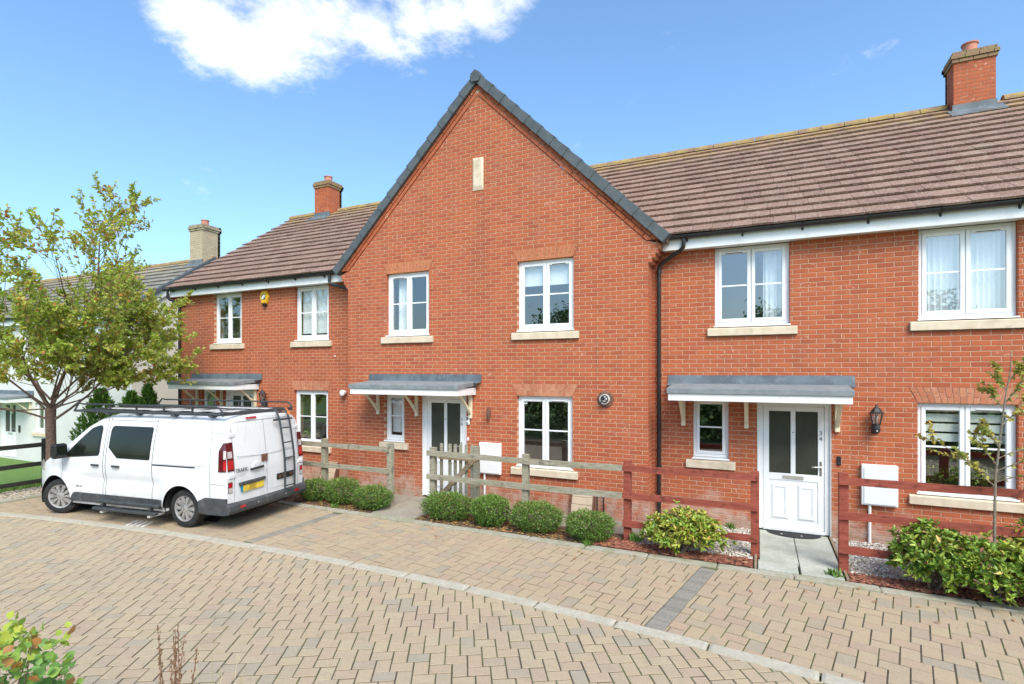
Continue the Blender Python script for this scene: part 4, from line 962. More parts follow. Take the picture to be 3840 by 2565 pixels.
eaves(H34, -1.525, 6.45); gutter(H34, -1.46, 6.5, 9.325, 4.925, .86)
downpipe(H34, [(-1.16, 9.325, 4.87), (-1.16, 9.325, 4.78), (-1.165, 9.335, 4.73), (-1.22, 9.39, 4.69), (-1.54, 9.50, 4.52), (-1.595, 9.525, 4.47), (-1.60, 9.53, 4.40), (-1.60, 9.53, 0.02)], clips=[(-1.60, 9.53, 4.36), (-1.60, 9.53, 2.55), (-1.60, 9.53, .95)])
valley = lambda t: AX + (8.40 - (EV[1] + t * (RD[1] - EV[1]))) / SL
rf34 = tiled_roof(H34, EV, RD, 16, lambda t: valley(t) - .02, lambda t: 6.55, M_TILE, 300, 34)
ridge_tiles(rf34, -4.6, 6.5, (13.75, 8.06), [(3.35, 4.35)], 34)
chimney(H34, 3.54, 4.20, 13.40, 13.93, 7.81, 8.99, M_CHIM, M_CHCAP, 34)

# --- house on the left (number 38 side, behind the van)
H38 = empty('brick_house', (-11.6, MY, 0), 'red brick house on the left behind the white van', 'house', 'red brick terraced houses')
ops = [op(-13.44, -12.35, 3.36, 4.80), op(-10.43, -9.33, 3.36, 4.80), op(-10.46, -9.355, .81, 2.16), op(-13.95, -13.38, 1.11, 2.16), op(-12.955, -11.885, -.02, 2.135)]
ops += [arch(H38, -10.46, -9.355, 2.16, MY, M_ARCH2, sd=5)]
ops += [op(-14.06, -13.27, .97, 1.105), op(-10.57, -9.245, .67, .805), op(-13.55, -12.24, 3.22, 3.355), op(-10.54, -9.22, 3.22, 3.355)]
brick_wall(H38, front_frame(MY), 0, 4.785, lambda z: -14.965, lambda z: -8.32, ops, limit=300, off=.06, sd=39)
part('end_wall', M_MORT, H38, lambda m: m.prism([(MY + .29, 0), (13.75, 0), (13.75, 7.9), (MY + .29, 5.0)], -14.96, -14.7, 'x'))
def corb38(m):
    for i, (dx, z) in enumerate(((.06, 4.46), (.12, 4.535), (.18, 4.61), (.23, 4.685))): m.box(-14.965 - dx, -14.60, MY - .10 * (i + 1) / 2, MY + .2, z + .004, z + .069)
part('corbel', M_BRICK, H38, corb38)
window(H38, -13.44, -12.35, 3.36, 4.712, MY, dress='right', vent=0, sd=21)
window(H38, -10.43, -9.33, 3.36, 4.712, MY, dress='rollfull', vent=-1, sd=22)
window(H38, -10.46, -9.355, .81, 2.16, MY, dress='plants', vent=1, sd=23)
window(H38, -13.95, -13.38, 1.11, 2.16, MY, lights=1, vent=-1, sd=24)
door(H38, -12.94, -11.90, .035, 2.13, MY, None)
canopy(H38, -14.27, MY)
eaves(H38, -15.02, -8.535); gutter(H38, -15.18, -8.55, 9.325, 4.925, .93)
downpipe(H38, [(-9.05, 9.325, 4.87), (-9.05, 9.325, 4.72), (-9.04, 9.33, 4.67), (-8.98, 9.36, 4.64), (-8.42, 9.42, 4.48), (-8.40, 9.47, 4.42), (-8.40, 9.47, .02)])
downpipe(H38, [(-15.02, 9.325, 4.87), (-15.02, 9.325, 4.70), (-15.0, 9.35, 4.65), (-14.84, 9.50, 4.56), (-14.82, 9.53, 4.50), (-14.82, 9.53, .02)], clips=[(-14.82, 9.53, 4.3), (-14.82, 9.53, 2.8)])
valleyL = lambda t: AX - (8.40 - (EV[1] + t * (RD[1] - EV[1]))) / SL
rf38 = tiled_roof(H38, EV, RD, 16, lambda t: -15.13, lambda t: valleyL(t) + .02, M_TILE, 300, 38, off=.3)
ridge_tiles(rf38, -15.13, -5.5, (13.75, 8.06), [(-13.85, -12.9)], 38)
chimney(H38, -13.66, -13.03, 13.40, 14.0, 7.81, 8.99, M_CHIM, M_CHCAP, 38)

# --- rendered neighbour beyond the gap
NX, NY = -18.0, 10.05
HN = empty('rendered_house', (-22, NY, -.6), 'cream rendered house at the far left behind the tree with buff chimney', 'house')
def slab_wall(m, x0, x1, z0, z1, y0, y1, ops):
    xs_ = sorted({x0, x1, *[o[0] for o in ops], *[o[1] for o in ops]})
    for a, b in zip(xs_, xs_[1:]):
        zz = z0
        for o in sorted([o for o in ops if o[0] <= a + 1e-6 and o[1] >= b - 1e-6], key=lambda o: o[2]):
            m.box(a, b, y0, y1, zz, o[2]); zz = o[3]
        m.box(a, b, y0, y1, zz, z1)
NW = [(-26.35, -25.2, -.62, 1.5), (-23.85, -23.25, .42, 1.48), (-24.4, -23.3, 2.75, 4.1), (-20.6, -19.5, 2.75, 4.1), (-20.6, -19.5, .1, 1.45)]
part('wall', M_RENDW, HN, lambda m: slab_wall(m, -32, NX, -.9, 4.5, NY, NY + .3, NW))
part('gable_wall', M_RENDER, HN, lambda m: m.prism([(NY + .005, -.9), (NY + 5.4, -.9), (NY + 5.4, 4.6), (NY + 2.75, 6.55), (NY + .005, 4.6)], NX - .3, NX + .004, 'x'))
ev, rd = (NY - .25, 4.58), (NY + 2.75, 6.72)
rfn = tiled_roof(HN, ev, rd, 11, lambda t: -32, lambda t: NX + .10, M_TILEG, 120, 55)
ridge_tiles(rfn, -32, NX + .1, (rd[0], rd[1] + .0), [(-18.95, -18.1)], 9)
for i in range(11):
    g = (rd[0] - ev[0]) / 11; y0, y1 = ev[0] + i * g - .03, ev[0] + (i + 1) * g + .01; sl_ = (rd[1] - ev[1]) / (rd[0] - ev[0])
    part('verge_cap', M_VERGE, HN, lambda m: m.prism([(y0, ev[1] + (y0 - ev[0]) * sl_ - .10), (y1, ev[1] + (y1 - ev[0]) * sl_ - .10), (y1, ev[1] + (y1 - ev[0]) * sl_ + .055), (y0, ev[1] + (y0 - ev[0]) * sl_ + .075)], NX - .02, NX + .14 + .01 * (i % 2), 'x'), bevel=.006)
part('bargeboard', M_FASC, HN, lambda m: m.prism([(ev[0], ev[1] - .34), (rd[0], rd[1] - .34), (rd[0], rd[1] - .10), (ev[0], ev[1] - .10)], NX + .05, NX + .08, 'x'))
part('fascia', M_FASC, HN, lambda m: m.box(-32, NX + .08, ev[0] + .06, ev[0] + .09, ev[1] - .26, ev[1] - .02)); gutter(HN, -32, NX + .06, ev[0], ev[1] - .02, 1.0)
chimney(HN, -18.85, -18.15, NY + 2.45, NY + 3.15, 6.5, 7.95, M_BUFF, moss_mat('weathered_buff_brick', (.40, .33, .22), (.16, .13, .08), .6, 6), 55)
window(HN, -23.85, -23.25, .42, 1.48, NY, lights=1, vent=-1, sd=51); window(HN, -24.4, -23.3, 2.75, 4.1, NY, dress='net', sd=52); window(HN, -20.6, -19.5, 2.75, 4.1, NY, dress='rollhalf', sd=53); window(HN, -20.6, -19.5, .1, 1.45, NY, sd=54)
door(HN, -26.33, -25.22, -.6, 1.5, NY, None); canopy(HN, -26.6, NY, 1.66)
tag(part('door_entry_phone', M_BLACKP, None, lambda m: m.box(-24.95, -24.86, NY - .04, NY - .002, .35, .62), bevel=.01), 'small black entry phone beside the rendered house door', 'entry phone')

# ------------------------------------------------------------------ fittings on the walls
def lantern(x, Y, z, label):
    """coach lantern: back plate, sensor base, cage, roof, finial; z = bottom"""
    e = empty('wall_lantern', (x, Y, z), label, 'lantern', 'black coach lanterns'); c = Y - .13
    part('back_plate', M_LANT, e, lambda m: m.box(x - .045, x + .045, Y - .03, Y - .001, z, z + .15), bevel=.01, seg=2)
    part('arm', M_LANT, e, lambda m: m.tube([(x, Y - .02, z + .06), (x, Y - .08, z + .07), (x, c, z + .10), (x, c, z + .15)], .014, 8), smooth=True)
    part('sensor', M_LANT, e, lambda m: (m.lathe((x, c, z + .02), [(.03, 0), (.046, .02), (.05, .08), (.04, .12)], 16)), smooth=True)
    part('sensor_eye', M_CLRL, e, lambda m: m.lathe((x, c - .052, z + .055), [(.012, 0), (.012, .006)], 10, 'y'))
    def cage(m):
        for k in range(6):
            a = k * math.pi / 3 + .26; m.bar((x + .05 * math.cos(a), c + .05 * math.sin(a), z + .15), (x + .085 * math.cos(a), c + .085 * math.sin(a), z + .315), .011, .011)
        m.lathe((x, c, z + .14), [(.045, 0), (.056, .008), (.054, .018)], 6)
    part('cage', M_LANT, e, cage)
    part('glass', M_GLASS, e, lambda m: m.lathe((x, c, z + .155), [(.046, 0), (.078, .155)], 6))
    part('bulb', M_CLRL, e, lambda m: m.lathe((x, c, z + .16), [(.012, 0), (.016, .02), (.024, .07), (.018, .10), (.004, .115)], 12), smooth=True)
    part('roof_cap', M_LANT, e, lambda m: m.lathe((x, c, z + .31), [(.100, 0), (.098, .014), (.072, .03), (.05, .075), (.022, .10), (.012, .115), (.018, .125), (.004, .145)], 6))
    return e
lantern(1.585, MY, 1.680, 'black coach lantern on the brick wall right of the number 34 door')
lantern(-11.42, MY, 1.73, 'black coach lantern on the left house above the van roof rack')
def meter(x0, x1, z0, z1, Y, px, zb, label):
    e = empty('meter_box', ((x0 + x1) / 2, Y, z0), label, 'meter box', 'white meter boxes')
    part('cabinet', M_WHITE, e, lambda m: m.box(x0, x1, Y - .075, Y - .001, z0, z1), bevel=.012, seg=2)
    part('cabinet_door', M_WHITE, e, lambda m: m.box(x0 + .03, x1 - .02, Y - .088, Y - .076, z0 + .02, z1 - .045), bevel=.006, seg=2)
    part('lock', M_DARKIN, e, lambda m: m.lathe((x1 - .05, Y - .092, (z0 + z1) / 2), [(.009, 0), (.009, .006)], 10, 'y'))
    part('conduit', M_WHITE, e, lambda m: m.tube([(px, Y - .035, zb), (px, Y - .035, z0 + .01)], .021, 10), smooth=True)
meter(1.405, 1.866, .60, 1.215, MY, 1.515, .0, 'white meter box on the wall between number 34 door and its window')
meter(-4.966, -4.50, .63, 1.235, GY, -4.86, .0, 'white meter box on the gabled house beside the wooden gate')
fl = empty('boiler_flue', (-2.46, GY, 2.13), 'round grey boiler flue with brown ring on the gabled house wall', 'flue')
part('wall_plate', M_RUST, fl, lambda m: m.lathe((-2.46, GY - .02, 2.132), [(.146, .019), (.146, .0), (.12, -.01)], 28, 'y'), bevel=.003)
part('outer_ring', M_FLUE, fl, lambda m: m.lathe((-2.46, GY - .08, 2.132), [(.088, .06), (.088, -.01), (.074, -.012), (.074, .05)], 24, 'y'), smooth=True)
part('inner_pipe', M_FLUE, fl, lambda m: m.lathe((-2.46, GY - .10, 2.132), [(.05, .08), (.05, 0), (.04, -.01)], 20, 'y'), smooth=True)
part('guard_bar', M_BLACKP, fl, lambda m: (m.bar((-2.52, GY - .115, 2.08), (-2.40, GY - .115, 2.19), .012, .01), m.bar((-2.53, GY - .115, 2.13), (-2.40, GY - .115, 2.12), .012, .01), m.lathe((-2.475, GY - .115, 2.155), [(.026, 0), (.02, -.012)], 12, 'y')))
wl_ = empty('wall_light', (-4.762, GY, 1.69), 'slim bronze cylinder wall light right of the number 36 door', 'wall light')
part('cylinder', M_RUST, wl_, lambda m: m.lathe((-4.762, GY - .06, 1.69), [(.030, 0), (.030, .04), (.033, .045), (.033, .185), (.030, .19), (.030, .23)], 18), smooth=True)
part('mount', M_RUST, wl_, lambda m: m.box(-4.785, -4.739, GY - .035, GY - .001, 1.76, 1.86))
pr_ = empty('security_light', (-8.80, MY, 2.1), 'small white security light on the left house by the gable corner', 'security light')
part('lamp_body', M_WHITE, pr_, lambda m: m.lathe((-8.80, MY - .10, 2.12), [(.035, .1), (.06, .06), (.074, .0), (.07, -.03), (.03, -.045)], 18, 'y'), smooth=True)
part('sensor', M_WHITE, pr_, lambda m: m.lathe((-8.87, MY - .07, 2.10), [(.012, .05), (.026, .02), (.026, -.03), (.01, -.04)], 14, 'y'), smooth=True)
db = empty('video_doorbell', (-5.27, GY, 1.58), 'white video doorbell right of the number 36 door', 'doorbell')
part('case', M_WHITE, db, lambda m: m.box(-5.277, -5.207, GY - .03, GY - .001, 1.565, 1.735), bevel=.01, seg=2)
part('camera_face', M_BADGE, db, lambda m: (m.box(-5.270, -5.235, GY - .034, GY - .031, 1.65, 1.72), m.box(-5.268, -5.237, GY - .034, GY - .031, 1.58, 1.61)))
d2 = empty('doorbell', (1.118, MY, 1.17), 'black doorbell on the brick right of the number 34 door', 'doorbell')
part('case', M_BLACKP, d2, lambda m: m.box(1.090, 1.146, MY - .025, MY - .001, 1.165, 1.305), bevel=.008, seg=2); part('button', M_STEEL, d2, lambda m: m.lathe((1.118, MY - .028, 1.20), [(.014, .004), (.014, 0)], 14, 'y'))
tag(part('wall_vent', M_WHITE, None, lambda m: (m.box(-5.262, -5.222, GY - .02, GY - .001, 1.27, 1.31), m.box(-5.25, -5.23, GY - .03, GY - .02, 1.24, 1.28))), 'tiny white pipe outlet on the brick below the doorbell', 'outlet')
tag(part('wall_spot', M_WHITE, None, lambda m: m.box(-9.13, -9.105, MY - .02, MY - .001, 2.97, 3.0)), 'tiny white fixing on the left house wall under its right window', 'fixing')
al_ = empty('alarm_box', (-11.42, MY, 4.35), 'yellow hexagonal alarm box under the eaves of the left house', 'alarm box')
ac = (-11.44, 4.515); hexp = lambda k, s: [(ac[0] + s * .155 * math.cos(math.pi * i / 3), ac[1] + s * .185 * math.sin(math.pi * i / 3) * 1.03) for i in range(6)]
def alm(m):
    a, b = hexp(0, 1.0), hexp(0, .86); n = 6
    m.add([(p[0], MY - .002, p[1]) for p in a] + [(p[0], MY - .055, p[1]) for p in a] + [(p[0], MY - .085, p[1]) for p in b], [tuple(range(6)), tuple(range(17, 11, -1))] + [(k * 6 + i, k * 6 + (i + 1) % 6, k * 6 + 6 + (i + 1) % 6, k * 6 + 6 + i) for k in range(2) for i in range(6)])
part('case', M_ALARM, al_, alm, bevel=.004)
part('badge', M_BADGE, al_, lambda m: m.box(-11.51, -11.37, MY - .090, MY - .0855, 4.455, 4.575))
part('badge_mark', M_WHITE, al_, lambda m: (m.prism([(-11.505, 4.475), (-11.46, 4.462), (-11.41, 4.485), (-11.375, 4.55), (-11.40, 4.568), (-11.47, 4.545)], MY - .093, MY - .0905)))
part('badge_dot', M_BADGE, al_, lambda m: m.lathe((-11.435, MY - .094, 4.515), [(.014, 0), (.014, .002)], 12, 'y'))
part('beacon', M_BLACKP, al_, lambda m: m.lathe((-11.44, MY - .045, 4.28), [(.03, 0), (.052, .02), (.056, .05)], 16), smooth=True)
def gas_cover(x0, x1, h, Y, label):
    e = empty('gas_meter_cover', ((x0 + x1) / 2, Y - .1, 0), label, 'meter cover', 'beige gas meter covers')
    n = 4
    for i in range(n):
        z0, z1 = h * i / n + .004, h * (i + 1) / n - .002; f = lambda z: Y - .04 - .17 * (1 - z / h)
        part('panel', M_GASB, e, lambda m: m.prism([(f(z0), z0), (f(z0) + .03, z0), (f(z1) + .03, z1), (f(z1), z1)], x0, x1, 'x'), bevel=.004)
    for xa, xb, hh in ((x1, x1 + .022, h + .004), (x0 - .02, x0, h)): part('side', M_GASD, e, lambda m: m.prism([(Y - .20, 0), (Y - .002, 0), (Y - .002, hh), (Y - .045, hh)], xa, xb, 'x'))
    part('lid', M_GASB, e, lambda m: m.box(x0, x1, Y - .05, Y - .002, h - .002, h + .012))
gas_cover(-3.05, -2.67, .50, GY, 'beige sloping gas meter cover at the foot of the gabled house wall')
gas_cover(-9.44, -9.02, .46, MY, 'beige sloping gas meter cover behind the grey fence beside the van')
tag(part('boot_hook', M_BLACKP, None, lambda m: m.tube([(-2.60, GY - .05, .0), (-2.60, GY - .05, .44), (-2.58, GY - .05, .47), (-2.50, GY - .05, .47), (-2.48, GY - .05, .44), (-2.48, GY - .05, .0)], .012, 6), smooth=True), 'black metal hoop standing right of the beige gas meter cover', 'metal hoop')
# mats
def halfmat(m):
    n = 20; V = [(.49 - .385 * math.cos(math.pi * k / n), 9.545 - .27 * math.sin(math.pi * k / n)) for k in range(n + 1)]; m.prism(V[::-1], .036, .046, 'z')
hm = empty('door_mat', (.49, 9.45, .035), 'black half round door mat at the number 34 door', 'door mat'); part('rubber', M_RUBM, hm, halfmat, bevel=.003)
part('print', M_WHITE, hm, lambda m: [m.prism([(cx_, 9.40), (cx_ + .02, 9.385), (cx_ + .035, 9.40), (cx_ + .015, 9.415)], .0465, .0475, 'z') for cx_ in (.30, .58)])
tag(part('door_mat', M_RUBM, None, lambda m: m.box(-6.02, -5.56, 8.72, 9.08, .018, .028), bevel=.003), 'dark rectangular door mat in front of the number 36 door', 'door mat')

# ------------------------------------------------------------------ fences and gate
FY = 8.25
def jit(a, s=.004): return a + rg.uniform(-s, s)
def post(parent, x, y, w, h, mat, zb=-.05):
    part('post', mat, parent, lambda m: m.add([(x - w / 2, y - w / 2, zb), (x + w / 2, y - w / 2, zb), (x + w / 2, y + w / 2, zb), (x - w / 2, y + w / 2, zb), (x - w / 2 + jit(0), y - w / 2, jit(h)), (x + w / 2 + jit(0), y - w / 2, jit(h)), (x + w / 2, y + w / 2, jit(h)), (x - w / 2, y + w / 2, jit(h))], [(0, 3, 2, 1), (4, 5, 6, 7), (0, 1, 5, 4), (1, 2, 6, 5), (2, 3, 7, 6), (3, 0, 4, 7)]), bevel=.004)
def rail(parent, p0, p1, h, mat, th=.04):
    n = 8; m = MB(); p0, p1 = Vector(p0), Vector(p1); V = []
    for i in range(n + 1):
        p = p0.lerp(p1, i / n); a, b = jit(0, .003), jit(0, .004); d = (p1 - p0).normalized(); q = Vector((d.y, -d.x, 0)) * th / 2
        V += [p + q + Vector((0, 0, -h / 2 + a)), p - q + Vector((0, 0, -h / 2 + a)), p - q + Vector((0, 0, h / 2 + b)), p + q + Vector((0, 0, h / 2 + b))]
    m.add(V, [(i * 4 + k, i * 4 + (k + 1) % 4, i * 4 + 4 + (k + 1) % 4, i * 4 + 4 + k) for i in range(n) for k in range(4)] + [(3, 2, 1, 0), tuple(n * 4 + k for k in range(4))]); m.build('rail', mat, parent)
fa = empty('post_and_rail_fence', (-7.3, FY, 0), 'weathered grey two rail fence between the van and the gate opening', 'fence', 'post and rail fences')
for x in (-8.13, -6.45): post(fa, x, FY, .105, 1.235, M_GREYW)
post(fa, -9.9, FY, .105, 1.235, M_GREYW)
for z in (1.118, .70):
    rail(fa, (-8.38, FY - .074, z), (-6.44, FY - .074, z + .008), .092, M_GREYW); rail(fa, (-10.2, FY - .074, z - .005), (-8.39, FY - .074, z), .092, M_GREYW)
fb = empty('post_and_rail_fence', (-3.6, FY, 0), 'weathered grey two rail fence in front of the gabled house meter box', 'fence', 'post and rail fences')
for x in (-5.47, -3.60): post(fb, x, FY, .105, 1.215, M_GREYW)
for z in (1.105, .675):
    rail(fb, (-5.56, FY - .074, z + .012), (-3.60, FY - .074, z), .092, M_GREYW); rail(fb, (-3.597, FY - .074, z), (-1.93, FY - .074, z + .012), .092, M_GREYW)
fc = empty('post_and_rail_fence', (-1, FY, 0), 'red stained three rail fence between the grey fence and the number 34 path', 'fence', 'post and rail fences')
for x in (-1.865, -.055): post(fc, x, FY, .108, 1.235 if x < -1 else 1.20, M_REDW)
for z in (1.118, .695, .258): rail(fc, (-1.928, FY - .076, z), (-.012, FY - .076, z + .012), .094, M_REDW)
fd = empty('post_and_rail_fence', (3, 8.05, 0), 'red stained three rail fence right of the number 34 path behind the shrubs', 'fence', 'post and rail fences')
for x in (.99, 2.85, 4.7): post(fd, x, 8.06, .108, 1.30, M_REDW)
for z in (1.208, .762, .325): rail(fd, (.93, 8.06 - .076, z), (2.85, 8.06 - .076, z + .005), .092, M_REDW); rail(fd, (2.855, 8.06 - .076, z + .005), (6.2, 8.06 - .076, z + .005), .092, M_REDW)
gt = empty('picket_gate', (-5.3, FY + .14, 0), 'grey picket gate standing open behind the grey fence', 'gate'); gy = FY + .16
for i, x in enumerate((-5.40, -5.215, -5.10, -4.985, -4.865, -4.745)): part('picket', M_GREYW, gt, lambda m: m.prism([(x - .032, .06), (x + .032, .06), (x + .032, jit(1.26, .012)), (x + .02, 1.275), (x - .02, 1.275), (x - .032, jit(1.26, .012))], gy, gy + .02), bevel=.002)
part('stile', M_GREYW, gt, lambda m: m.box(-4.70, -4.60, gy - .03, gy + .05, .05, 1.265), bevel=.004)
for z in (1.02, .30): part('gate_rail', M_BROWNW, gt, lambda m: m.box(-5.44, -4.60, gy - .040, gy - .002, z - .035, z + .035))
part('brace', M_BROWNW, gt, lambda m: m.bar((-5.40, gy - .022, .30), (-4.70, gy - .022, 1.0), .034, .085, up=(0, 0, 1)))
fk = empty('dark_rail_fence', (-14.5, 5.8, 0), 'black three rail fence in front of the rendered house', 'fence')
for y in (4.2, 6.30): post(fk, -14.5, y, .11, 1.12, M_BLKW)
for z in (1.0, .58, .20): rail(fk, (-14.43, 2.0, z), (-14.43, 4.2, z), .09, M_BLKW); rail(fk, (-14.43, 4.205, z), (-14.43, 6.38, z), .09, M_BLKW)
# gravel strip and edge stones beyond the bays
P = Pieces(); ke = empty('side_edging', (-13.7, 6, 0)); struct(ke); y = 1.0
while y < 7.4: paver_piece(P, [(-13.78, y + .004), (-13.63, y + .004), (-13.63, y + .905), (-13.78, y + .905)], rg.random(), None, top=.035, ch=.012); y += .915
P.emit('edging_stone', M_EDGE, ke, 300)
sheet('gravel_strip', -14.75, -13.79, 1.0, 9.4, .004, M_GRAVB); scatter_chips('gravel', [(-14.75, -13.8, 3.4, 8.2)], 3500, M_STONEB, .018, (.8, 1.3, .6), 13, .01, 'buff gravel strip along the black fence', 'gravel')
def grass():
    rs = np.random.RandomState(31); n = 9000; x = -19.0 + rs.rand(n) * 4.2; y = 3.2 + rs.rand(n) * 5.6; z = np.array([garden_z(a, 0) for a in x])
    leaf_mesh('grass', np.stack([x, y, z], 1), rs.normal(size=(n, 3)) * .45 + [0, 0, 1], .05 + .07 * rs.rand(n), rs.rand(n), M_BLADE, None, .22, .05, 'stuff', rs)
g_ = grass(); 
for o in COL.objects:
    if o.name == 'grass': tag(o, 'short green lawn behind the black fence', 'grass')

# ------------------------------------------------------------------ planting
def shrub(x0, x1, Y, dy, top, label, mat, n, size, sd, cat='shrub', group=None, p=2.15, zb=.02, name='clipped_shrub', width=.6, up=.4):
    rs = np.random.RandomState(sd); cx_, rx = (x0 + x1) / 2, (x1 - x0) / 2; rz = (top - zb) / 2; cz_ = zb + rz
    e = empty(name, (cx_, Y, 0), label, cat, group)
    d = rs.normal(size=(n, 3)); d /= np.linalg.norm(d, axis=1, keepdims=True)
    k = (np.abs(d) ** p).sum(1) ** (-1 / p)
    ph = rs.rand(6) * 6.28
    lump = 1 + .07 * np.sin(d[:, 0] * 7 + ph[0]) * np.sin(d[:, 2] * 6 + ph[1]) + .06 * np.sin(d[:, 1] * 9 + ph[2] + d[:, 0] * 5) + .04 * rs.normal(size=n)
    shell = np.where(rs.rand(n) < .62, .90 + .12 * rs.rand(n), .45 + .5 * rs.rand(n))
    shell = np.where((rs.rand(n) < .025) & (d[:, 2] > .1), 1.03 + .16 * rs.rand(n), shell)
    pos = d * (k * lump * shell)[:, None] * np.array([rx, dy, rz]) + np.array([cx_, Y, cz_]); pos[:, 2] = np.maximum(pos[:, 2], zb + .01)
    dr = d * .9 + rs.normal(size=(n, 3)) * .75 + np.array([0, 0, up])
    rv = np.clip(.18 + .62 * rs.rand(n) ** .9 + .18 * d[:, 2] + .05 * rs.normal(size=n), 0.01, .93); sp = rs.rand(n); rv = np.where(sp < .02, .99, rv)
    leaf_mesh('foliage', pos, dr, size * (.7 + .6 * rs.rand(n)), rv, mat, e, width, .12, None, rs)
    def stems(m):
        for i in range(14):
            q = Vector((rs.normal() * .5 * rx, rs.normal() * .5 * dy, 0)); b = Vector((cx_ + q.x * .25, Y + q.y * .25, 0)); t = Vector((cx_ + q.x * 1.2, Y + q.y * 1.2, zb + (top - zb) * rs.uniform(.6, .9))); m.tube([b, b.lerp(t, .5) + Vector((0, 0, .04)), t], [.012, .009, .004], 5)
    part('stem', M_BARK, e, stems); return e
GRP = 'small clipped shrubs in front of the grey fence'
shrub(-8.47, -7.86, 8.02, .27, .43, 'clipped green shrub nearest the back of the van', M_BOX, 5200, .028, 1, group=GRP)
shrub(-7.81, -7.10, 8.02, .30, .50, 'clipped green shrub, middle one of three left of the gate opening', M_BOX, 6000, .028, 2, group=GRP)
shrub(-7.05, -6.30, 8.00, .31, .43, 'clipped green shrub against the post left of the gate opening', M_BOX, 6000, .028, 3, group=GRP)
shrub(-5.46, -4.55, 8.00, .31, .46, 'wide clipped shrub with reddish tips in front of the gate', M_BOX, 7000, .028, 4, group=GRP)
shrub(-4.45, -3.83, 7.98, .30, .50, 'brightest green clipped shrub below the gabled house meter box', M_BOXB, 5600, .030, 5, group=GRP)
shrub(-3.73, -2.88, 8.00, .31, .47, 'large clipped shrub under the grey fence post, right of the bright one', M_BOX, 7000, .028, 6, group=GRP)
shrub(-2.75, -2.02, 7.93, .31, .44, 'clipped green shrub beside the first red fence post', M_BOX, 6000, .028, 7, group=GRP)
def leafy(x0, x1, Y, dy, top, label, mat, n, size, sd, group=None, nose=None):
    """evergreen shrub of rosettes of bigger leaves"""
    rs = np.random.RandomState(sd); cx_, rx = (x0 + x1) / 2, (x1 - x0) / 2; e = empty('evergreen_shrub', (cx_, Y, 0), label, 'shrub', group)
    nr = n // 9; d = rs.normal(size=(nr, 3)); d[:, 2] = np.abs(d[:, 2]) * .9 - .25 * rs.rand(nr); d /= np.linalg.norm(d, axis=1, keepdims=True)
    k = (np.abs(d) ** 2.2).sum(1) ** (-1 / 2.2); r = np.where(rs.rand(nr) < .7, .82 + .25 * rs.rand(nr), .4 + .45 * rs.rand(nr)); lump = 1 + .14 * np.sin(d[:, 0] * 6 + sd) * np.sin(d[:, 1] * 5 + 1) + .08 * rs.normal(size=nr)
    c = d * (k * r * lump)[:, None] * np.array([rx, dy, top * .62]) + np.array([cx_, Y, top * .38]); c[:, 2] = np.maximum(c[:, 2], .05)
    ax = d * .8 + np.array([0, 0, .7]) + rs.normal(size=(nr, 3)) * .25; ax /= np.linalg.norm(ax, axis=1, keepdims=True)
    pos, dr, rv, sz = [], [], [], []
    tone = rs.rand(nr)
    for i in range(nr):
        for q in range(9):
            o_ = rs.normal(size=3); o_ -= ax[i] * o_.dot(ax[i]); o_ /= np.linalg.norm(o_) + 1e-9; el = rs.uniform(.1, 1.2); dd = o_ + ax[i] * el
            pos.append(c[i] - ax[i] * rs.rand() * .03); dr.append(dd); sz.append(size * rs.uniform(.7, 1.25))
            v = .16 + .50 * tone[i] + .22 * rs.rand() + .08 * d[i, 2]; u_ = rs.rand(); rv.append(.91 + .06 * rs.rand() if u_ < .035 else (.995 if u_ > .975 else min(.85, max(.01, v))))
    leaf_mesh('foliage', np.array(pos), np.array(dr), np.array(sz), np.array(rv), mat, e, .42, .10, None, rs)
    def fl(m):
        for i in range(nr // 9):
            q = c[rs.randint(nr)] + np.array([0, 0, .02])
            for t in range(5): z = q + rs.normal(size=3) * .012; m.lathe(z, [(.003, -.008), (.009, 0), (.003, .009)], 5)
    part('bud_cluster', MATS.get('red_bud') or simple('red_bud', (.13, .035, .03), .7, .3, 20), e, fl)
    def stems(m):
        for i in range(16):
            t = c[rs.randint(nr)]; b = Vector((cx_ + rs.normal() * .06, Y + rs.normal() * .06, 0)); m.tube([b, b.lerp(Vector(t), .55) + Vector((0, 0, .05)), Vector(t)], [.013, .009, .005], 5)
    part('stem', M_BARKG, e, stems); return e
leafy(-1.50, -.50, 7.96, .36, .60, 'yellow green evergreen shrub in the bed left of the number 34 path', M_SKIMY, 4600, .070, 8)
leafy(1.50, 2.34, 7.93, .38, .76, 'dark glossy evergreen shrub right of the number 34 path', M_SKIM, 4300, .080, 9, 'evergreen shrubs at the right edge')
leafy(1.98, 2.92, 7.74, .36, .66, 'glossy evergreen shrub spilling over the edging at the lower right', M_SKIM, 4300, .080, 10, 'evergreen shrubs at the right edge')
leafy(2.55, 3.60, 7.98, .42, .86, 'tall yellow green evergreen shrub cut by the right edge of the photo', M_SKIMY, 4800, .078, 12, 'evergreen shrubs at the right edge')

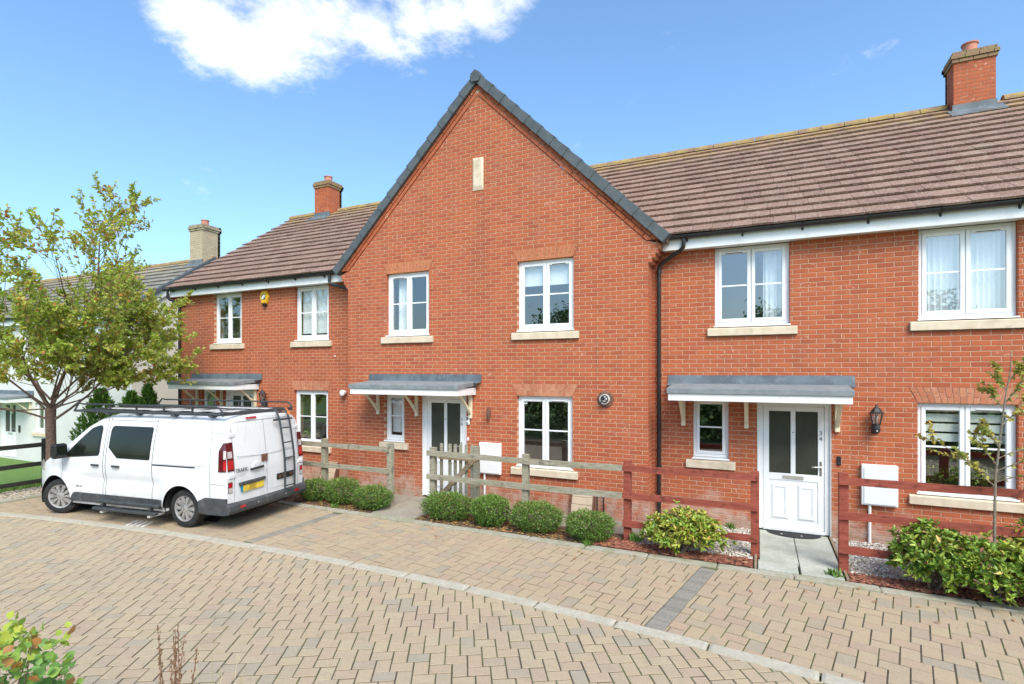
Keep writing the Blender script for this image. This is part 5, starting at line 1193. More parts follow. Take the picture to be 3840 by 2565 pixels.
def grow(m, twigs, p, d, L, r, lvl, rs, spread, maxl, up=.25, kids=(5, 6, 5), shrink=.55, seg=5):
    pts = [Vector(p)]; rad = [r]; d = Vector(d).normalized()
    for i in range(seg):
        d = (d + Vector(rs.normal(size=3)) * .11 + Vector((0, 0, up * .12))).normalized(); pts.append(pts[-1] + d * (L / seg)); rad.append(max(.0035, r * (1 - (i + 1) / seg * .72)))
    m.tube(pts, rad, 9 if lvl == 0 else 6 if lvl < 2 else 4, cap=False)
    if lvl >= maxl - 1: twigs.append(pts)
    if lvl < maxl:
        for i in range(kids[min(lvl, len(kids) - 1)]):
            t = rs.uniform(.28, 1.0) if lvl else rs.uniform(.35, 1.0); f = t * seg; k = min(seg - 1, int(f)); q = pts[k].lerp(pts[k + 1], f - k); dd = (pts[k + 1] - pts[k]).normalized()
            o_ = Vector(rs.normal(size=3)); o_ = (o_ - dd * o_.dot(dd)).normalized()
            nd = dd * math.cos(spread) + o_ * math.sin(spread) * rs.uniform(.7, 1.2) + Vector((0, 0, up * .5))
            grow(m, twigs, q, nd, L * shrink * rs.uniform(.7, 1.25) * (1.15 - .45 * t), rad[k] * .45, lvl + 1, rs, spread, maxl, up, kids, shrink, 4)
def twig_leaves(twigs, per, size, rs, droop=.25):
    pos, dr, sz, cl = [], [], [], []
    for pts in twigs:
        tone = rs.rand()
        for i in range(per):
            f = rs.uniform(.1, 1.0) * (len(pts) - 1); k = min(len(pts) - 2, int(f)); q = pts[k].lerp(pts[k + 1], f - k); dd = (pts[k + 1] - pts[k]).normalized()
            o_ = Vector(rs.normal(size=3)).normalized(); pos.append(q); dr.append(dd * .6 + o_ + Vector((0, 0, -droop))); sz.append(size * rs.uniform(.6, 1.25)); cl.append(tone)
    return np.array(pos), np.array(dr), np.array(sz), np.array(cl)
def cherry():
    rs = np.random.RandomState(77); bx, by = -14.15, 6.25; t = empty('cherry_tree', (bx, by, 0), 'small autumn cherry tree with green and orange leaves behind the van', 'tree')
    m = MB(); tw = []
    tp = [(bx, by, -.05), (bx + .01, by, .5), (bx, by, 1.0), (bx - .02, by, 1.5), (bx - .02, by, 1.82)]
    m.tube(tp, [.13, .102, .093, .094, .10], 12); top = Vector(tp[-1])
    ri = Vector((.906, .424, 0)); fw_ = Vector((-.424, .906, 0)); up = Vector((0, 0, 1))
    limbs = [(ri * .20 + up * 1.0 + fw_ * .05, 3.5, .052, 1.75), (ri * -.12 + up * 1.0 - fw_ * .1, 3.7, .048, 1.75), (ri * 1.0 + up * .50 + fw_ * .1, 2.7, .036, 1.5), (ri * -1.0 + up * .28 - fw_ * .1, 2.6, .030, 1.55), (ri * -.8 + up * .75 + fw_ * .5, 2.8, .030, 1.75),
             (ri * .7 + up * .60 - fw_ * .8, 2.4, .028, 1.8), (ri * .6 + up * .6 + fw_ * .9, 2.4, .028, 1.8), (ri * -.5 + up * .7 - fw_ * .9, 2.5, .028, 1.8), (ri * .90 + up * .80 + fw_ * .3, 2.9, .030, 1.9), (ri * -.95 + up * .9 + fw_ * .0, 3.0, .028, 2.0), (ri * .5 + up * 1.0 - fw_ * .2, 3.3, .030, 2.0), (ri * 1.0 + up * .28 - fw_ * .3, 2.2, .025, 1.75), (ri * -.7 + up * .5 - fw_ * .6, 2.6, .025, 1.7), (ri * .3 + up * .55 - fw_ * 1.0, 2.3, .025, 1.85), (ri * .9 + up * .12 - fw_ * .6, 1.7, .02, 1.8), (ri * -.9 + up * .12 - fw_ * .5, 2.0, .02, 1.8), (ri * .95 + up * .42 + fw_ * .5, 2.5, .022, 1.8)]
    for d, L, r, z in limbs: grow(m, tw, (bx - .02, by, z), d, L * (1.14 if d.dot(ri) < .7 else .98), r * .80, 0, rs, .62, 3, .30, (11, 6, 3), .50)
    m.build('trunk', M_BARK, t, smooth=True)
    pos, dr, sz, cl = twig_leaves(tw, 11, .084, rs, .05)
    n = len(pos); rv = np.clip(.36 + .26 * cl + .36 * rs.rand(n), .01, .84); u_ = rs.rand(n); hot = (np.sin(pos[:, 0] * 2.1 + pos[:, 2] * 1.7) > .45); rv = np.where(u_ < np.where(hot, .20, .05), .86 + .14 * rs.rand(n), rv)
    leaf_mesh('crown', pos, dr, sz, rv, M_TREELEAF, t, .62, .10, None, rs); return len(tw), n
cherry()
def sapling():
    rs = np.random.RandomState(5); t = empty('sapling', (2.44, 7.82, 0), 'thin sapling with sparse yellowing leaves in front of the number 34 window', 'tree'); m = MB(); tw = []
    pts = [(2.44, 7.82, 0), (2.44, 7.83, .5), (2.445, 7.84, .9), (2.455, 7.85, 1.4), (2.50, 7.85, 1.9), (2.54, 7.85, 2.3), (2.585, 7.85, 2.62), (2.60, 7.86, 2.85)]
    m.tube(pts, [.018, .0165, .015, .0135, .011, .008, .006, .003], 8)
    br = [(1.30, (-.85, -.1, .45), .55), (1.38, (-.95, .1, .55), .75), (1.35, (.9, .1, .6), .75), (1.48, (.8, -.2, .62), .8), (1.55, (-.7, .2, .8), .45), (1.62, (.9, .3, .7), .7), (1.75, (-.6, -.2, .9), .35), (2.0, (.8, .1, .8), .5), (2.2, (-.7, 0, .6), .35), (2.25, (.8, -.1, .9), .5), (2.4, (-.5, .1, .9), .3), (2.5, (.7, .1, .9), .35)]
    for z, d, L in br:
        k = max(i for i in range(len(pts) - 1) if pts[i][2] <= z); f = (z - pts[k][2]) / (pts[k + 1][2] - pts[k][2]); q = Vector(pts[k]).lerp(Vector(pts[k + 1]), f)
        grow(m, tw, q, d, L, .008, 1, rs, .6, 2, .2, (0, 3, 0), .45)
    m.build('trunk', M_BARKG, t, smooth=True); pos, dr, sz, cl = twig_leaves(tw, 26, .050, rs); n = len(pos)
    leaf_mesh('crown', pos, dr, sz, np.clip(.25 + .4 * cl + .3 * rs.rand(n), 0, 1), M_SAPL, t, .7, .1, None, rs)
    part('berries', M_BERRY, t, lambda m: [m.lathe(pos[rs.randint(n)] - np.array([0, 0, .02]), [(.003, -.009), (.009, 0), (.003, .009)], 6) for i in range(26)])
sapling()
def conifer(x, y, h, r, sd, label):
    rs = np.random.RandomState(sd); zg = garden_z(x, y); e = empty('conifer', (x, y, zg), label, 'conifer', 'conifers in the gap between the houses'); n = 2600
    z = rs.rand(n) ** 1.15; a = rs.rand(n) * 6.283; prof = r * np.minimum(1, (1 - z) * 1.9) ** .8; q = prof * (.55 + .5 * rs.rand(n))
    pos = np.stack([x + q * np.cos(a), y + q * np.sin(a), zg + .1 + z * (h - zg - .15)], 1); dr = np.stack([np.cos(a) * .6, np.sin(a) * .6, np.full(n, 1.1)], 1) + rs.normal(size=(n, 3)) * .3
    leaf_mesh('foliage', pos, dr, .10 + .10 * rs.rand(n), np.clip(rs.rand(n) * .6 + .4 * q / (prof + .01) - .15, 0, 1), M_CONI, e, .28, .06, None, rs)
    part('trunk', M_BARK, e, lambda m: m.tube([(x, y, zg - .02), (x, y, h * .85)], [.05, .01], 7))
conifer(-17.05, 8.7, 2.10, .62, 1, 'wide dark conifer behind the van cab roof'); conifer(-15.95, 8.9, 2.02, .50, 2, 'middle conifer seen above the van roof rack'); conifer(-15.35, 9.0, 2.22, .36, 3, 'slim bright conifer next to the left house corner'); pass
def fore_shrub():
    rs = np.random.RandomState(6); e = empty('foreground_shrub', (-3.40, 1.27, 0), 'round leaved shrub with yellow and red leaves at the lower left corner', 'shrub'); n = 1500
    d = rs.normal(size=(n, 3)); d /= np.linalg.norm(d, axis=1, keepdims=True); rad = .55 + .45 * rs.rand(n) ** .5; pos = d * rad[:, None] * np.array([.40, .34, .52]) + np.array([-3.42, 1.26, .82]); pos[:, 2] += .06 * np.sin(pos[:, 0] * 17) + .05 * np.sin(pos[:, 1] * 23)
    extra = np.array([[-3.08, 1.43, 1.30], [-3.12, 1.42, 1.32], [-3.06, 1.44, 1.26], [-3.10, 1.40, 1.22], [-3.30, 1.32, 1.36], [-3.26, 1.34, 1.33], [-3.34, 1.31, 1.33], [-3.14, 1.41, 1.27], [-3.06, 1.42, 1.33], [-3.10, 1.44, 1.35]])
    pos = np.concatenate([pos, extra]); d = np.concatenate([d, np.tile([[.3, .2, .4]], (len(extra), 1))]); n = len(pos)
    rv = np.clip(.05 + .45 * rs.rand(n) + .55 * np.clip((pos[:, 2] - 1.0) / .4, -.3, 1), 0.01, .88); rv = np.where(rs.rand(n) < .09, .97, rv)
    leaf_mesh('foliage', pos, d * .5 + rs.normal(size=(n, 3)) * .6 + [0, 0, .25], .047 * (.7 + .6 * rs.rand(n)), rv, M_FORE, e, .95, .06, None, rs)
    def st(m):
        for i in range(22): t = Vector(pos[rs.randint(n)]); b = Vector((-3.43 + rs.normal() * .05, 1.26 + rs.normal() * .05, -.05)); m.tube([b, b.lerp(t, .6) + Vector((0, 0, .05)), t], [.007, .005, .002], 5)
    part('stem', M_BARK, e, st)
fore_shrub()
def stalks():
    rs = np.random.RandomState(9); e = empty('dry_weed', (-3.0, 1.9, -.05), 'dry brown seeded weed stalks at the bottom left', 'weed'); m = MB(); s = MB()
    for i in range(9):
        b = Vector((-3.02 + rs.normal() * .04, 1.89 + rs.normal() * .05, -.05)); h = rs.uniform(.95, 1.22); t = Vector((-3.0 + rs.normal() * .055, 1.9 + rs.normal() * .05, h)); m.tube([b, b.lerp(t, .6), t], [.004, .003, .0015], 4, r=.2)
        for k in range(26): q = b.lerp(t, .72 + .28 * k / 26) + Vector(rs.normal(size=3)) * .006; s.lathe(q, [(.001, -.008), (.0055, 0), (.001, .008)], 4, r=float(rs.rand()) + .01)
    m.build('stalk', M_SEED, e); s.build('seed_head', M_SEED, e)
    e = empty('dry_grass', (-2.7, 2.0, -.05), 'thin straw coloured grass stems at the bottom edge', 'grass'); m = MB()
    for i in range(16):
        b = Vector((-3.1 + rs.rand() * .75, 1.85 + rs.rand() * .25, -.05)); h = rs.uniform(.75, 1.12); t = b + Vector((rs.normal() * .06, rs.normal() * .05, h)); m.tube([b, b.lerp(t, .5) + Vector((rs.normal() * .01, 0, 0)), t, t + Vector((rs.normal() * .03, 0, -.03))], [.0022, .0018, .0012, .0008], 4, r=float(rs.rand()) + .01)
    m.build('stem', M_STRAW, e)
stalks()
def weeds(x, y, n, sd, label, h=.10):
    rs = np.random.RandomState(sd); e = leaf_mesh('weed_tuft', np.stack([x + rs.normal(size=n) * .035, y + rs.normal(size=n) * .03, np.full(n, .015)], 1), rs.normal(size=(n, 3)) * .5 + [0, 0, 1], h * (.5 + .8 * rs.rand(n)), .2 + .6 * rs.rand(n), M_BLADE, None, .22, .06, None, rs); tag(e, label, 'weed', 'weed tufts along the edging')
weeds(.86, 7.80, 46, 1, 'weed tuft at the right front corner of the slab path'); weeds(-2.33, 7.66, 50, 2, 'weed tuft on the edging below the rightmost clipped shrub'); weeds(-7.35, 7.72, 40, 3, 'weed tuft in front of the shrubs left of the gate opening', .08); weeds(-1.72, 8.12, 70, 4, 'weed tuft at the foot of the first red post', .12); weeds(-.42, 9.45, 36, 5, 'weed tuft in the gravel below the small window', .10)
# trees across the road behind the camera: they show as reflections in the windows
def far_tree(x, y, h, r, sd, label):
    rs = np.random.RandomState(sd); e = empty('roadside_tree', (x, y, -.05), label, 'tree', 'trees across the road mirrored in the windows')
    part('trunk', M_BARK, e, lambda m: (m.tube([(x, y, -.1), (x + .1, y, h * .35), (x, y, h * .7)], [.22, .17, .06], 8), [m.tube([(x, y, h * .3), (x + r * .5 * math.cos(a), y + r * .5 * math.sin(a), h * .55), (x + r * .8 * math.cos(a), y + r * .8 * math.sin(a), h * .7)], [.09, .06, .02], 5) for a in (0, 1.3, 2.5, 3.8, 5)]))
    nb = 46; c = rs.normal(size=(nb, 3)) * np.array([.48 * r, .48 * r, h * .19]) + np.array([x, y, h * .60]); n = 5200; k = rs.randint(nb, size=n); pos = c[k] + rs.normal(size=(n, 3)) * np.array([.26, .26, .22]) * r * .55
    pos[:, 2] = np.clip(pos[:, 2], .5, h + .3)
    leaf_mesh('crown', pos, rs.normal(size=(n, 3)) + [0, 0, -.2], .20 * (.7 + .6 * rs.rand(n)), np.clip(.1 + .4 * rs.rand(n) + .3 * rs.rand(nb)[k], 0, .8), M_CONI, e, .55, .08, None, rs)
for i, (x, y, h, r) in enumerate(((7.5, -9.0, 5.9, 2.0), (2.0, -10, 6.6, 1.9), (-3.8, -9.5, 5.6, 2.0), (-9.5, -11, 6.4, 2.3), (13.0, -9, 6.2, 2.4), (19, -8, 6.0, 2.4))):
    far_tree(x, y, h, r, 100 + i, ('leafy tree across the road mirrored in the right upstairs windows', 'tall leafy tree mirrored in the number 34 middle windows', 'leafy tree mirrored in the gabled house right window', 'tall leafy tree mirrored in the gabled house left window', 'broad tree at the far right across the road', 'outermost tree across the road on the right')[i])
def hedge():
    rs = np.random.RandomState(44); e = empty('hedge', (0, -2.4, 0), 'long green hedge across the road mirrored in the ground floor windows', 'hedge'); n = 19000
    x = -14 + rs.rand(n) * 34; y = -2.4 + rs.normal(size=n) * .28; z = rs.rand(n) * 2.0 * (1 + .12 * np.sin(x * 1.3)); leaf_mesh('foliage', np.stack([x, y, z], 1), rs.normal(size=(n, 3)), .20 * (.6 + .7 * rs.rand(n)), rs.rand(n) * .6, M_CONI, e, .6, .08, None, rs)
    part('stem', M_BARK, e, lambda m: [m.tube([(a, -2.4, -.1), (a + .05, -2.4, 1.8)], [.04, .015], 5) for a in np.linspace(-13.5, 19.5, 34)])
hedge()

# ------------------------------------------------------------------ the van (x forward from rear axle, y left, z up)
VAN = empty('white_van', (-8.845, 6.57, 0), 'dirty white panel van with roof rack and rear ladder parked in the bay', 'van', rz=3.28); VAN.scale = (.968,) * 3
def interp(t, pts):
    for (a, b), (c, d) in zip(pts, pts[1:]):
        if t <= c: u_ = (t - a) / (c - a) if c > a else 0; u_ = max(0, min(1, u_)); return b + (d - b) * u_
    return pts[-1][1]
TOPP = [(-.95, 1.915), (-.90, 1.94), (-.7, 1.955), (-.2, 1.968), (1.5, 1.97), (1.9, 1.955), (2.15, 1.905), (2.4, 1.79), (2.65, 1.62), (2.9, 1.44), (3.08, 1.315), (3.2, 1.245), (3.35, 1.185), (3.6, 1.09), (3.78, 1.0), (3.90, .90), (3.97, .79), (3.99, .70)]
WP = [(-.95, .938), (-.915, .957), (-.7, .966), (-.3, .976), (0, .978), (2.4, .978), (2.8, .972), (3.1, .958), (3.35, .93), (3.55, .885), (3.75, .80), (3.9, .70), (3.97, .60), (3.99, .55)]
RP = [(-.95, .21), (2.0, .25), (2.6, .30), (3.2, .24), (3.7, .24), (3.99, .2)]
top_ = lambda x: interp(x, TOPP)
def vw(x, z):
    w = interp(x, WP); k = 1 - .022 * (max(0, .75 - z) / .45) ** 2 if z < 1.0 else 1 - .150 * ((z - 1.0) / .9) ** 1.55
    k -= .032 * math.exp(-((z - .72) / .10) ** 2) * (1 if .42 < x < 2.62 else 0.) * min(1, max(0, (x - .42) / .2)) * min(1, max(0, (2.62 - x) / .3))
    k += .008 * math.exp(-((z - 1.02) / .035) ** 2)
    S = lambda t, a, b: (lambda q: q * q * (3 - 2 * q))(max(0, min(1, (t - a) / (b - a))))
    k -= .020 * S(x, -.58, -.50) * S(x, .64, .57) * S(z, 1.125, 1.175) * S(z, 1.765, 1.715)
    for wx in (0, 3.098):
        d = math.hypot(x - wx, z - .335)
        if d < .56 and z > .3: k += .026 * S(d, .56, .44)
    return w * k
def shear(x, z): return max(0, min(1, (-.25 - x) / .7)) * .115 * (max(0, z - .95) / .95) ** 1.3
def xrear(y, z): return -.95 + shear(-.95, z) - .028 * (1 - min(1, abs(y) / .93) ** 2.2)
def van_body():
    xs_ = list(np.arange(-.95, 3.95, .0452)) + [3.95, 3.975, 3.99]; NS, NA = 34, 12; V = []; secs = []
    for x in xs_:
        t = top_(x); r = interp(x, RP); zc = t - r; zb = .30; sec = []
        for j in range(NS): z = zb + (zc - zb) * j / (NS - 1); sec.append((vw(x, z), z))
        wc = vw(x, zc)
        for j in range(1, NA + 1): a = j / NA * math.pi / 2; sec.append((wc * math.cos(a) ** (2 / 2.7) if j < NA else 0., zc + r * math.sin(a) ** (2 / 2.5)))
        secs.append(sec)
    N = NS + NA; m = MB(); idx = {}
    for i, x in enumerate(xs_):
        for sgn in (1, -1):
            for j, (w, z) in enumerate(secs[i]):
                if sgn < 0 and j == N - 1: idx[i, sgn, j] = idx[i, 1, j]; continue
                idx[i, sgn, j] = len(m.v); m.v.append((x + shear(x, z), w * sgn, z)); m.r.append(0.)
    dele = set(); keep = set()
    for i in range(len(xs_) - 1):
        for sgn in (1, -1):
            for j in range(N - 1):
                f = [idx[i, sgn, j], idx[i + 1, sgn, j], idx[i + 1, sgn, j + 1], idx[i, sgn, j + 1]]
                cx_ = sum(m.v[q][0] for q in f) / 4; cz_ = sum(m.v[q][2] for q in f) / 4
                if j < NS and any(math.hypot(cx_ - wx, cz_ - .335) < .405 for wx in (0, 3.098)): dele.update(f); continue
                keep.update(f); m.f.append(tuple(f if sgn < 0 else f[::-1]))
    for q in dele & keep:
        v = m.v[q]; wx = 0 if abs(v[0]) < 1 else 3.098; d = math.hypot(v[0] - wx, v[2] - .335)
        if v[2] > .31: m.v[q] = (wx + (v[0] - wx) * .41 / d, v[1], .335 + (v[2] - .335) * .41 / d)
    # ends
    for e, i in ((-1, 0), (1, len(xs_) - 1)):
        for j in range(N - 1):
            rows = []
            for jj in (j, j + 1):
                a, b = m.v[idx[i, 1, jj]], m.v[idx[i, -1, jj]]; row = [idx[i, 1, jj]]
                for k in range(1, 10):
                    y = a[1] + (b[1] - a[1]) * k / 10; x = a[0] + (b[0] - a[0]) * k / 10
                    bul = .028 * (1 - min(1, abs(y) / max(.05, a[1])) ** 2.2) * (1 if e < 0 else 2.2); row.append(len(m.v)); m.v.append((x + e * bul, y, a[2])); m.r.append(0.)
                row.append(idx[i, -1, jj]); rows.append(row)
            for k in range(10):
                if rows[1][k] == rows[1][k + 1] and rows[0][k] == rows[0][k + 1]: continue
                m.f.append((rows[0][k], rows[0][k + 1], rows[1][k + 1], rows[1][k]))
    me = bpy.data.meshes.new('body'); me.from_pydata(m.v, [], m.f); bm = bmesh.new(); bm.from_mesh(me); bmesh.ops.remove_doubles(bm, verts=bm.verts, dist=.0006); bmesh.ops.recalc_face_normals(bm, faces=bm.faces); bm.to_mesh(me); bm.free()
    me.materials.append(M_VAN); me.materials.append(M_VGL)
    for p in me.polygons:
        c = p.center
        if 2.28 < c.x < 3.06 and c.z > 1.30 and p.normal.x > .25 and abs(c.y) < .80: p.material_index = 1
        p.use_smooth = True
    o = bpy.data.objects.new('body', me); link(o, VAN)
    try: me.set_sharp_from_angle(angle=R(50))
    except Exception: pass
    return o
def vgl():
    b = NB('privacy_glass'); return b.done(b.mix(b.noise(3, 3), (.006, .008, .006), (.022, .028, .020)), .05, Specular_IOR_Level=.45)
M_VGL = vgl()
def side_strip(m, x0, x1, lo, hi, eps=.006, nx=24, nz=8, s=1):
    lo = lo if callable(lo) else (lambda x, q=lo: q); hi = hi if callable(hi) else (lambda x, q=hi: q); V = []
    for i in range(nx + 1):
        x = x0 + (x1 - x0) * i / nx; a, b = lo(x), hi(x)
        for j in range(nz + 1): z = a + (b - a) * j / nz; V.append((x + shear(x, z), s * (vw(x, z) + eps), z))
    m.add(V, [(i * (nz + 1) + j, (i + 1) * (nz + 1) + j, (i + 1) * (nz + 1) + j + 1, i * (nz + 1) + j + 1) for i in range(nx) for j in range(nz)])
def rear_strip(m, y0, y1, lo, hi, eps=.006, ny=10, nz=6):
    lo = lo if callable(lo) else (lambda y, q=lo: q); hi = hi if callable(hi) else (lambda y, q=hi: q); V = []
    for i in range(ny + 1):
        y = y0 + (y1 - y0) * i / ny; a, b = lo(y), hi(y)
        for j in range(nz + 1): z = a + (b - a) * j / nz; V.append((xrear(y, z) - eps, y, z))
    m.add(V, [(i * (nz + 1) + j, (i + 1) * (nz + 1) + j, (i + 1) * (nz + 1) + j + 1, i * (nz + 1) + j + 1) for i in range(ny) for j in range(nz)])
def rnd_corner(x, x0, x1, r): d = min(x - x0, x1 - x); return 0 if d >= r else r - math.sqrt(max(0, r * r - (r - d) ** 2))
van_body()
M_GAP = simple('panel_gap', (.02, .02, .02), .8, .1, 5)
for s in (1, -1):
    apill = lambda x: 1.70 - max(0, x - 2.06) * .30 - max(0, x - 2.22) * .52 - max(0, x - 2.5) * .05
    part('window_seal', M_BLACKP, VAN, lambda m: (side_strip(m, 1.955, 2.93, lambda x: 1.165 - (x - 1.955) * .075 + rnd_corner(x, 1.955, 9, .05), lambda x: max(1.15 - (x - 1.955) * .06, apill(x) + .012 - rnd_corner(x, 1.955, 9, .06)), .005, 40, 8, s)))
    part('cab_window', M_VGL, VAN, lambda m: (side_strip(m, 1.985, 2.44, lambda x: 1.195 - (x - 1.955) * .075 + rnd_corner(x, 1.985, 9, .05), lambda x: apill(x) - .018 - rnd_corner(x, 1.985, 9, .06), .009, 24, 8, s), side_strip(m, 2.462, 2.87, lambda x: 1.195 - (x - 1.955) * .075, lambda x: max(1.196 - (x - 1.955) * .075, apill(x) - .018), .009, 20, 6, s)))
    part('window_seal', M_BLACKP, VAN, lambda m: side_strip(m, .735, 1.745, lambda x: 1.14 + rnd_corner(x, .735, 9, .02) + max(0, (x - 1.52)) * .8, lambda x: 1.715 - rnd_corner(x, .735, 9, .02) - (rnd_corner(x, -9, 1.745, .08)), .005, 40, 8, s))
    part('side_window', M_VGL, VAN, lambda m: side_strip(m, .75, 1.73, lambda x: 1.155 + max(0, (x - 1.52)) * .8, lambda x: 1.70 - rnd_corner(x, -9, 1.73, .08), .008, 40, 8, s))
    def gaps(m):
        g = .010
        for x in (1.85, 1.785): side_strip(m, x, x + g, .42, 1.86, .003, 1, 30, s)
        side_strip(m, .665, .665 + g, .42, 1.86, .003, 1, 30, s); side_strip(m, 2.90, 2.906, .62, 1.16, .003, 1, 12, s)
        side_strip(m, .67, 1.785, 1.812, 1.818, .003, 20, 1, s); side_strip(m, -.62, -.614, .55, 1.86, .003, 1, 24, s)
        side_strip(m, -.93, -.62, 1.655, 1.660, .003, 8, 1, s); side_strip(m, -.93, -.62, .80, .805, .003, 8, 1, s)
    part('panel_gap', M_GAP, VAN, gaps)
    part('slide_rail', M_BLACKP, VAN, lambda m: side_strip(m, -.30, .665, 1.055, 1.078, .005, 20, 2, s))
    part('swage', M_VAN, VAN, lambda m: side_strip(m, -.58, .62, 1.095, 1.118, .010, 20, 2, s))
    part('sill_cladding', M_VPLAS, VAN, lambda m: (side_strip(m, .42, 2.66, .30, lambda x: .47 - rnd_corner(x, -9, 2.66, .12), .016, 40, 5, s)))
    part('sill', M_VAN, VAN, lambda m: m.box(.40, 2.70, s * .90 - .03, s * .90 + .03, .25, .305))
    def bump(m):
        side_strip(m, -.97, -.40, lambda x: .285, lambda x: .575 - max(0, x + .52) * .5, .018, 16, 6, s)
    part('bumper_corner', M_VPLAS, VAN, bump)
    for hx in (2.03, 1.52):
        y = vw(hx, 1.0) * s
        part('door_handle', M_BLACKP, VAN, lambda m: m.tube([(hx + .09, y + s * .012, .995), (hx + .06, y + s * .032, 1.0), (hx - .06, y + s * .034, 1.0), (hx - .09, y + s * .012, .995)], .017, 8), smooth=True)
        part('handle_recess', M_VPLAS if False else M_VAN, VAN, lambda m: m.lathe((hx, y + s * .002, 1.02), [(.075, -.004), (.07, .006), (.05, .008)], 18, 'y'), smooth=True)
    my = vw(2.75, 1.2) * s
    part('mirror', M_BLACKP, VAN, lambda m: (m.prism([(2.70, 1.10), (2.80, 1.10), (2.84, 1.16), (2.83, 1.34), (2.77, 1.38), (2.70, 1.36), (2.68, 1.2)], my + s * .06, my + s * .27), m.box(2.72, 2.82, min(my, my + s * .1), max(my, my + s * .1), 1.12, 1.20)), bevel=.025, seg=3)
    part('mirror_glass', M_VGL, VAN, lambda m: m.box(2.674, 2.682, min(my + s * .08, my + s * .25), max(my + s * .08, my + s * .25), 1.17, 1.34))
    part('side_repeater', M_CLRL, VAN, lambda m: side_strip(m, 3.16, 3.20, 1.01, 1.03, .006, 4, 2, s))
    part('headlamp', M_CLRL, VAN, lambda m: side_strip(m, 3.50, 3.86, lambda x: .80 + (x - 3.5) * .05, lambda x: 1.02 - (x - 3.5) * .32, .006, 14, 6, s))
    # tail lamps wrap the corner
    tl = lambda z: 0
    part('tail_lamp', M_DREDL, VAN, lambda m: (side_strip(m, -.95, -.80, lambda x: 1.02, lambda x: 1.50 - max(0, x + .90) ** 1.2 * 2.2, .010, 10, 10, s)))
    part('tail_lamp_rear', M_DREDL, VAN, lambda m: rear_strip(m, s * .80, s * .93, 1.02, 1.50, .010, 5, 8))
    part('brake_lens', M_REDL, VAN, lambda m: (side_strip(m, -.95, -.905, 1.05, 1.20, .014, 5, 4, s), rear_strip(m, s * .81, s * .925, 1.05, 1.20, .014, 5, 4)))
    part('indicator_lens', M_CLRL, VAN, lambda m: (side_strip(m, -.95, -.905, 1.23, 1.37, .014, 5, 4, s), rear_strip(m, s * .825, s * .915, 1.24, 1.35, .014, 5, 4)))
    part('fog_lamp', M_REDL, VAN, lambda m: rear_strip(m, s * .84, s * .915, .745, .83, .010, 4, 4)); part('reversing_lamp', M_CLRL, VAN, lambda m: rear_strip(m, s * .84, s * .915, .66, .74, .010, 4, 4)); part('lamp_surround', M_BADGE, VAN, lambda m: rear_strip(m, s * .832, s * .923, .652, .838, .006, 4, 4))
    part('hinge', M_VAN, VAN, lambda m: (m.box(-.975, -.90, s * .845 - .07, s * .845 + .07, .895, .965), m.box(-.90, -.83, s * .79 - .07, s * .79 + .07, 1.575, 1.645)), bevel=.012, seg=2)
    part('bumper_reflector', M_REDL, VAN, lambda m: m.box(-1.035, -1.02, s * .67 - .055, s * .67 + .055, .375, .415))
    # arch liners
    for wx in (0, 3.098):
        ln = MB(); N = 22; V = [(wx + .408 * math.cos(a), y * s, .335 + .408 * math.sin(a)) for a in np.linspace(-.35, math.pi + .35, N) for y in (.45, .952)]
        ln.add(V, [(i * 2, i * 2 + 1, i * 2 + 3, i * 2 + 2) for i in range(N - 1)]); ln.add([(wx + .41 * math.cos(a), .46 * s, .335 + .41 * math.sin(a)) for a in np.linspace(0, 6.283, 20)[:-1]], [tuple(range(19))]); ln.build('wheel_arch_liner', M_DARKIN, VAN)
def wheel(wx, s, steer=0.):
    w = bpy.data.objects.new('wheel', None); w.empty_display_size = .1; link(w, VAN); w.location = (wx, s * .815, .332); w.rotation_euler = (0, 0, steer); ORG[w] = Vector((0, 0, 0))
    h = .105 * s
    part('tyre', M_TYRE, w, lambda m: m.lathe((0, 0, 0), [(.205, -.07 * s), (.222, -h * .95), (.285, -h), (.318, -h * .86), (.332, -h * .5), (.332, h * .5), (.318, h * .86), (.285, h), (.222, h * .95), (.205, .07 * s)], 36, 'y'), smooth=True)
    part('rim', M_DARKIN, w, lambda m: m.lathe((0, 0, 0), [(.206, -.06 * s), (.206, .055 * s), (.02, .050 * s)], 28, 'y'))
    def sp(m):
        m.lathe((0, 0, 0), [(.196, .070 * s), (.205, .092 * s), (.222, .100 * s), (.226, .09 * s), (.22, .06 * s)], 36, 'y')
        for k in range(10):
            a = 2 * math.pi * k / 10; c_, s2 = math.cos(a), math.sin(a); t = (-s2, c_)
            def q(r, ww, y): return [(r * c_ + t[0] * ww * e, y * s, r * s2 + t[1] * ww * e) for e in (-1, 1)]
            p = q(.05, .014, .098) + q(.205, .033, .088) + q(.05, .018, .07) + q(.205, .037, .065); m.add(p, [(0, 1, 3, 2), (4, 6, 7, 5), (0, 2, 6, 4), (1, 5, 7, 3), (2, 3, 7, 6)])
        m.lathe((0, 0, 0), [(.07, .07 * s), (.066, .1 * s), (.045, .106 * s), (.01, .108 * s)], 20, 'y')
    part('wheel_trim', M_HUB, w, sp)
    part('hub_badge', M_METAL, w, lambda m: m.prism([(-.018, 0), (0, .026), (.018, 0), (0, -.026)], .108 * s, .112 * s))
for s in (1, -1): wheel(0, s); wheel(3.098, s, R(20))
part('underbody', M_DARKIN, VAN, lambda m: (m.box(-.85, 3.6, -.62, .62, .22, .42), m.box(-.95, -.45, -.80, .80, .33, .45), m.box(.42, 2.65, -.86, .86, .28, .40), m.box(3.52, 3.85, -.7, .7, .25, .5)))
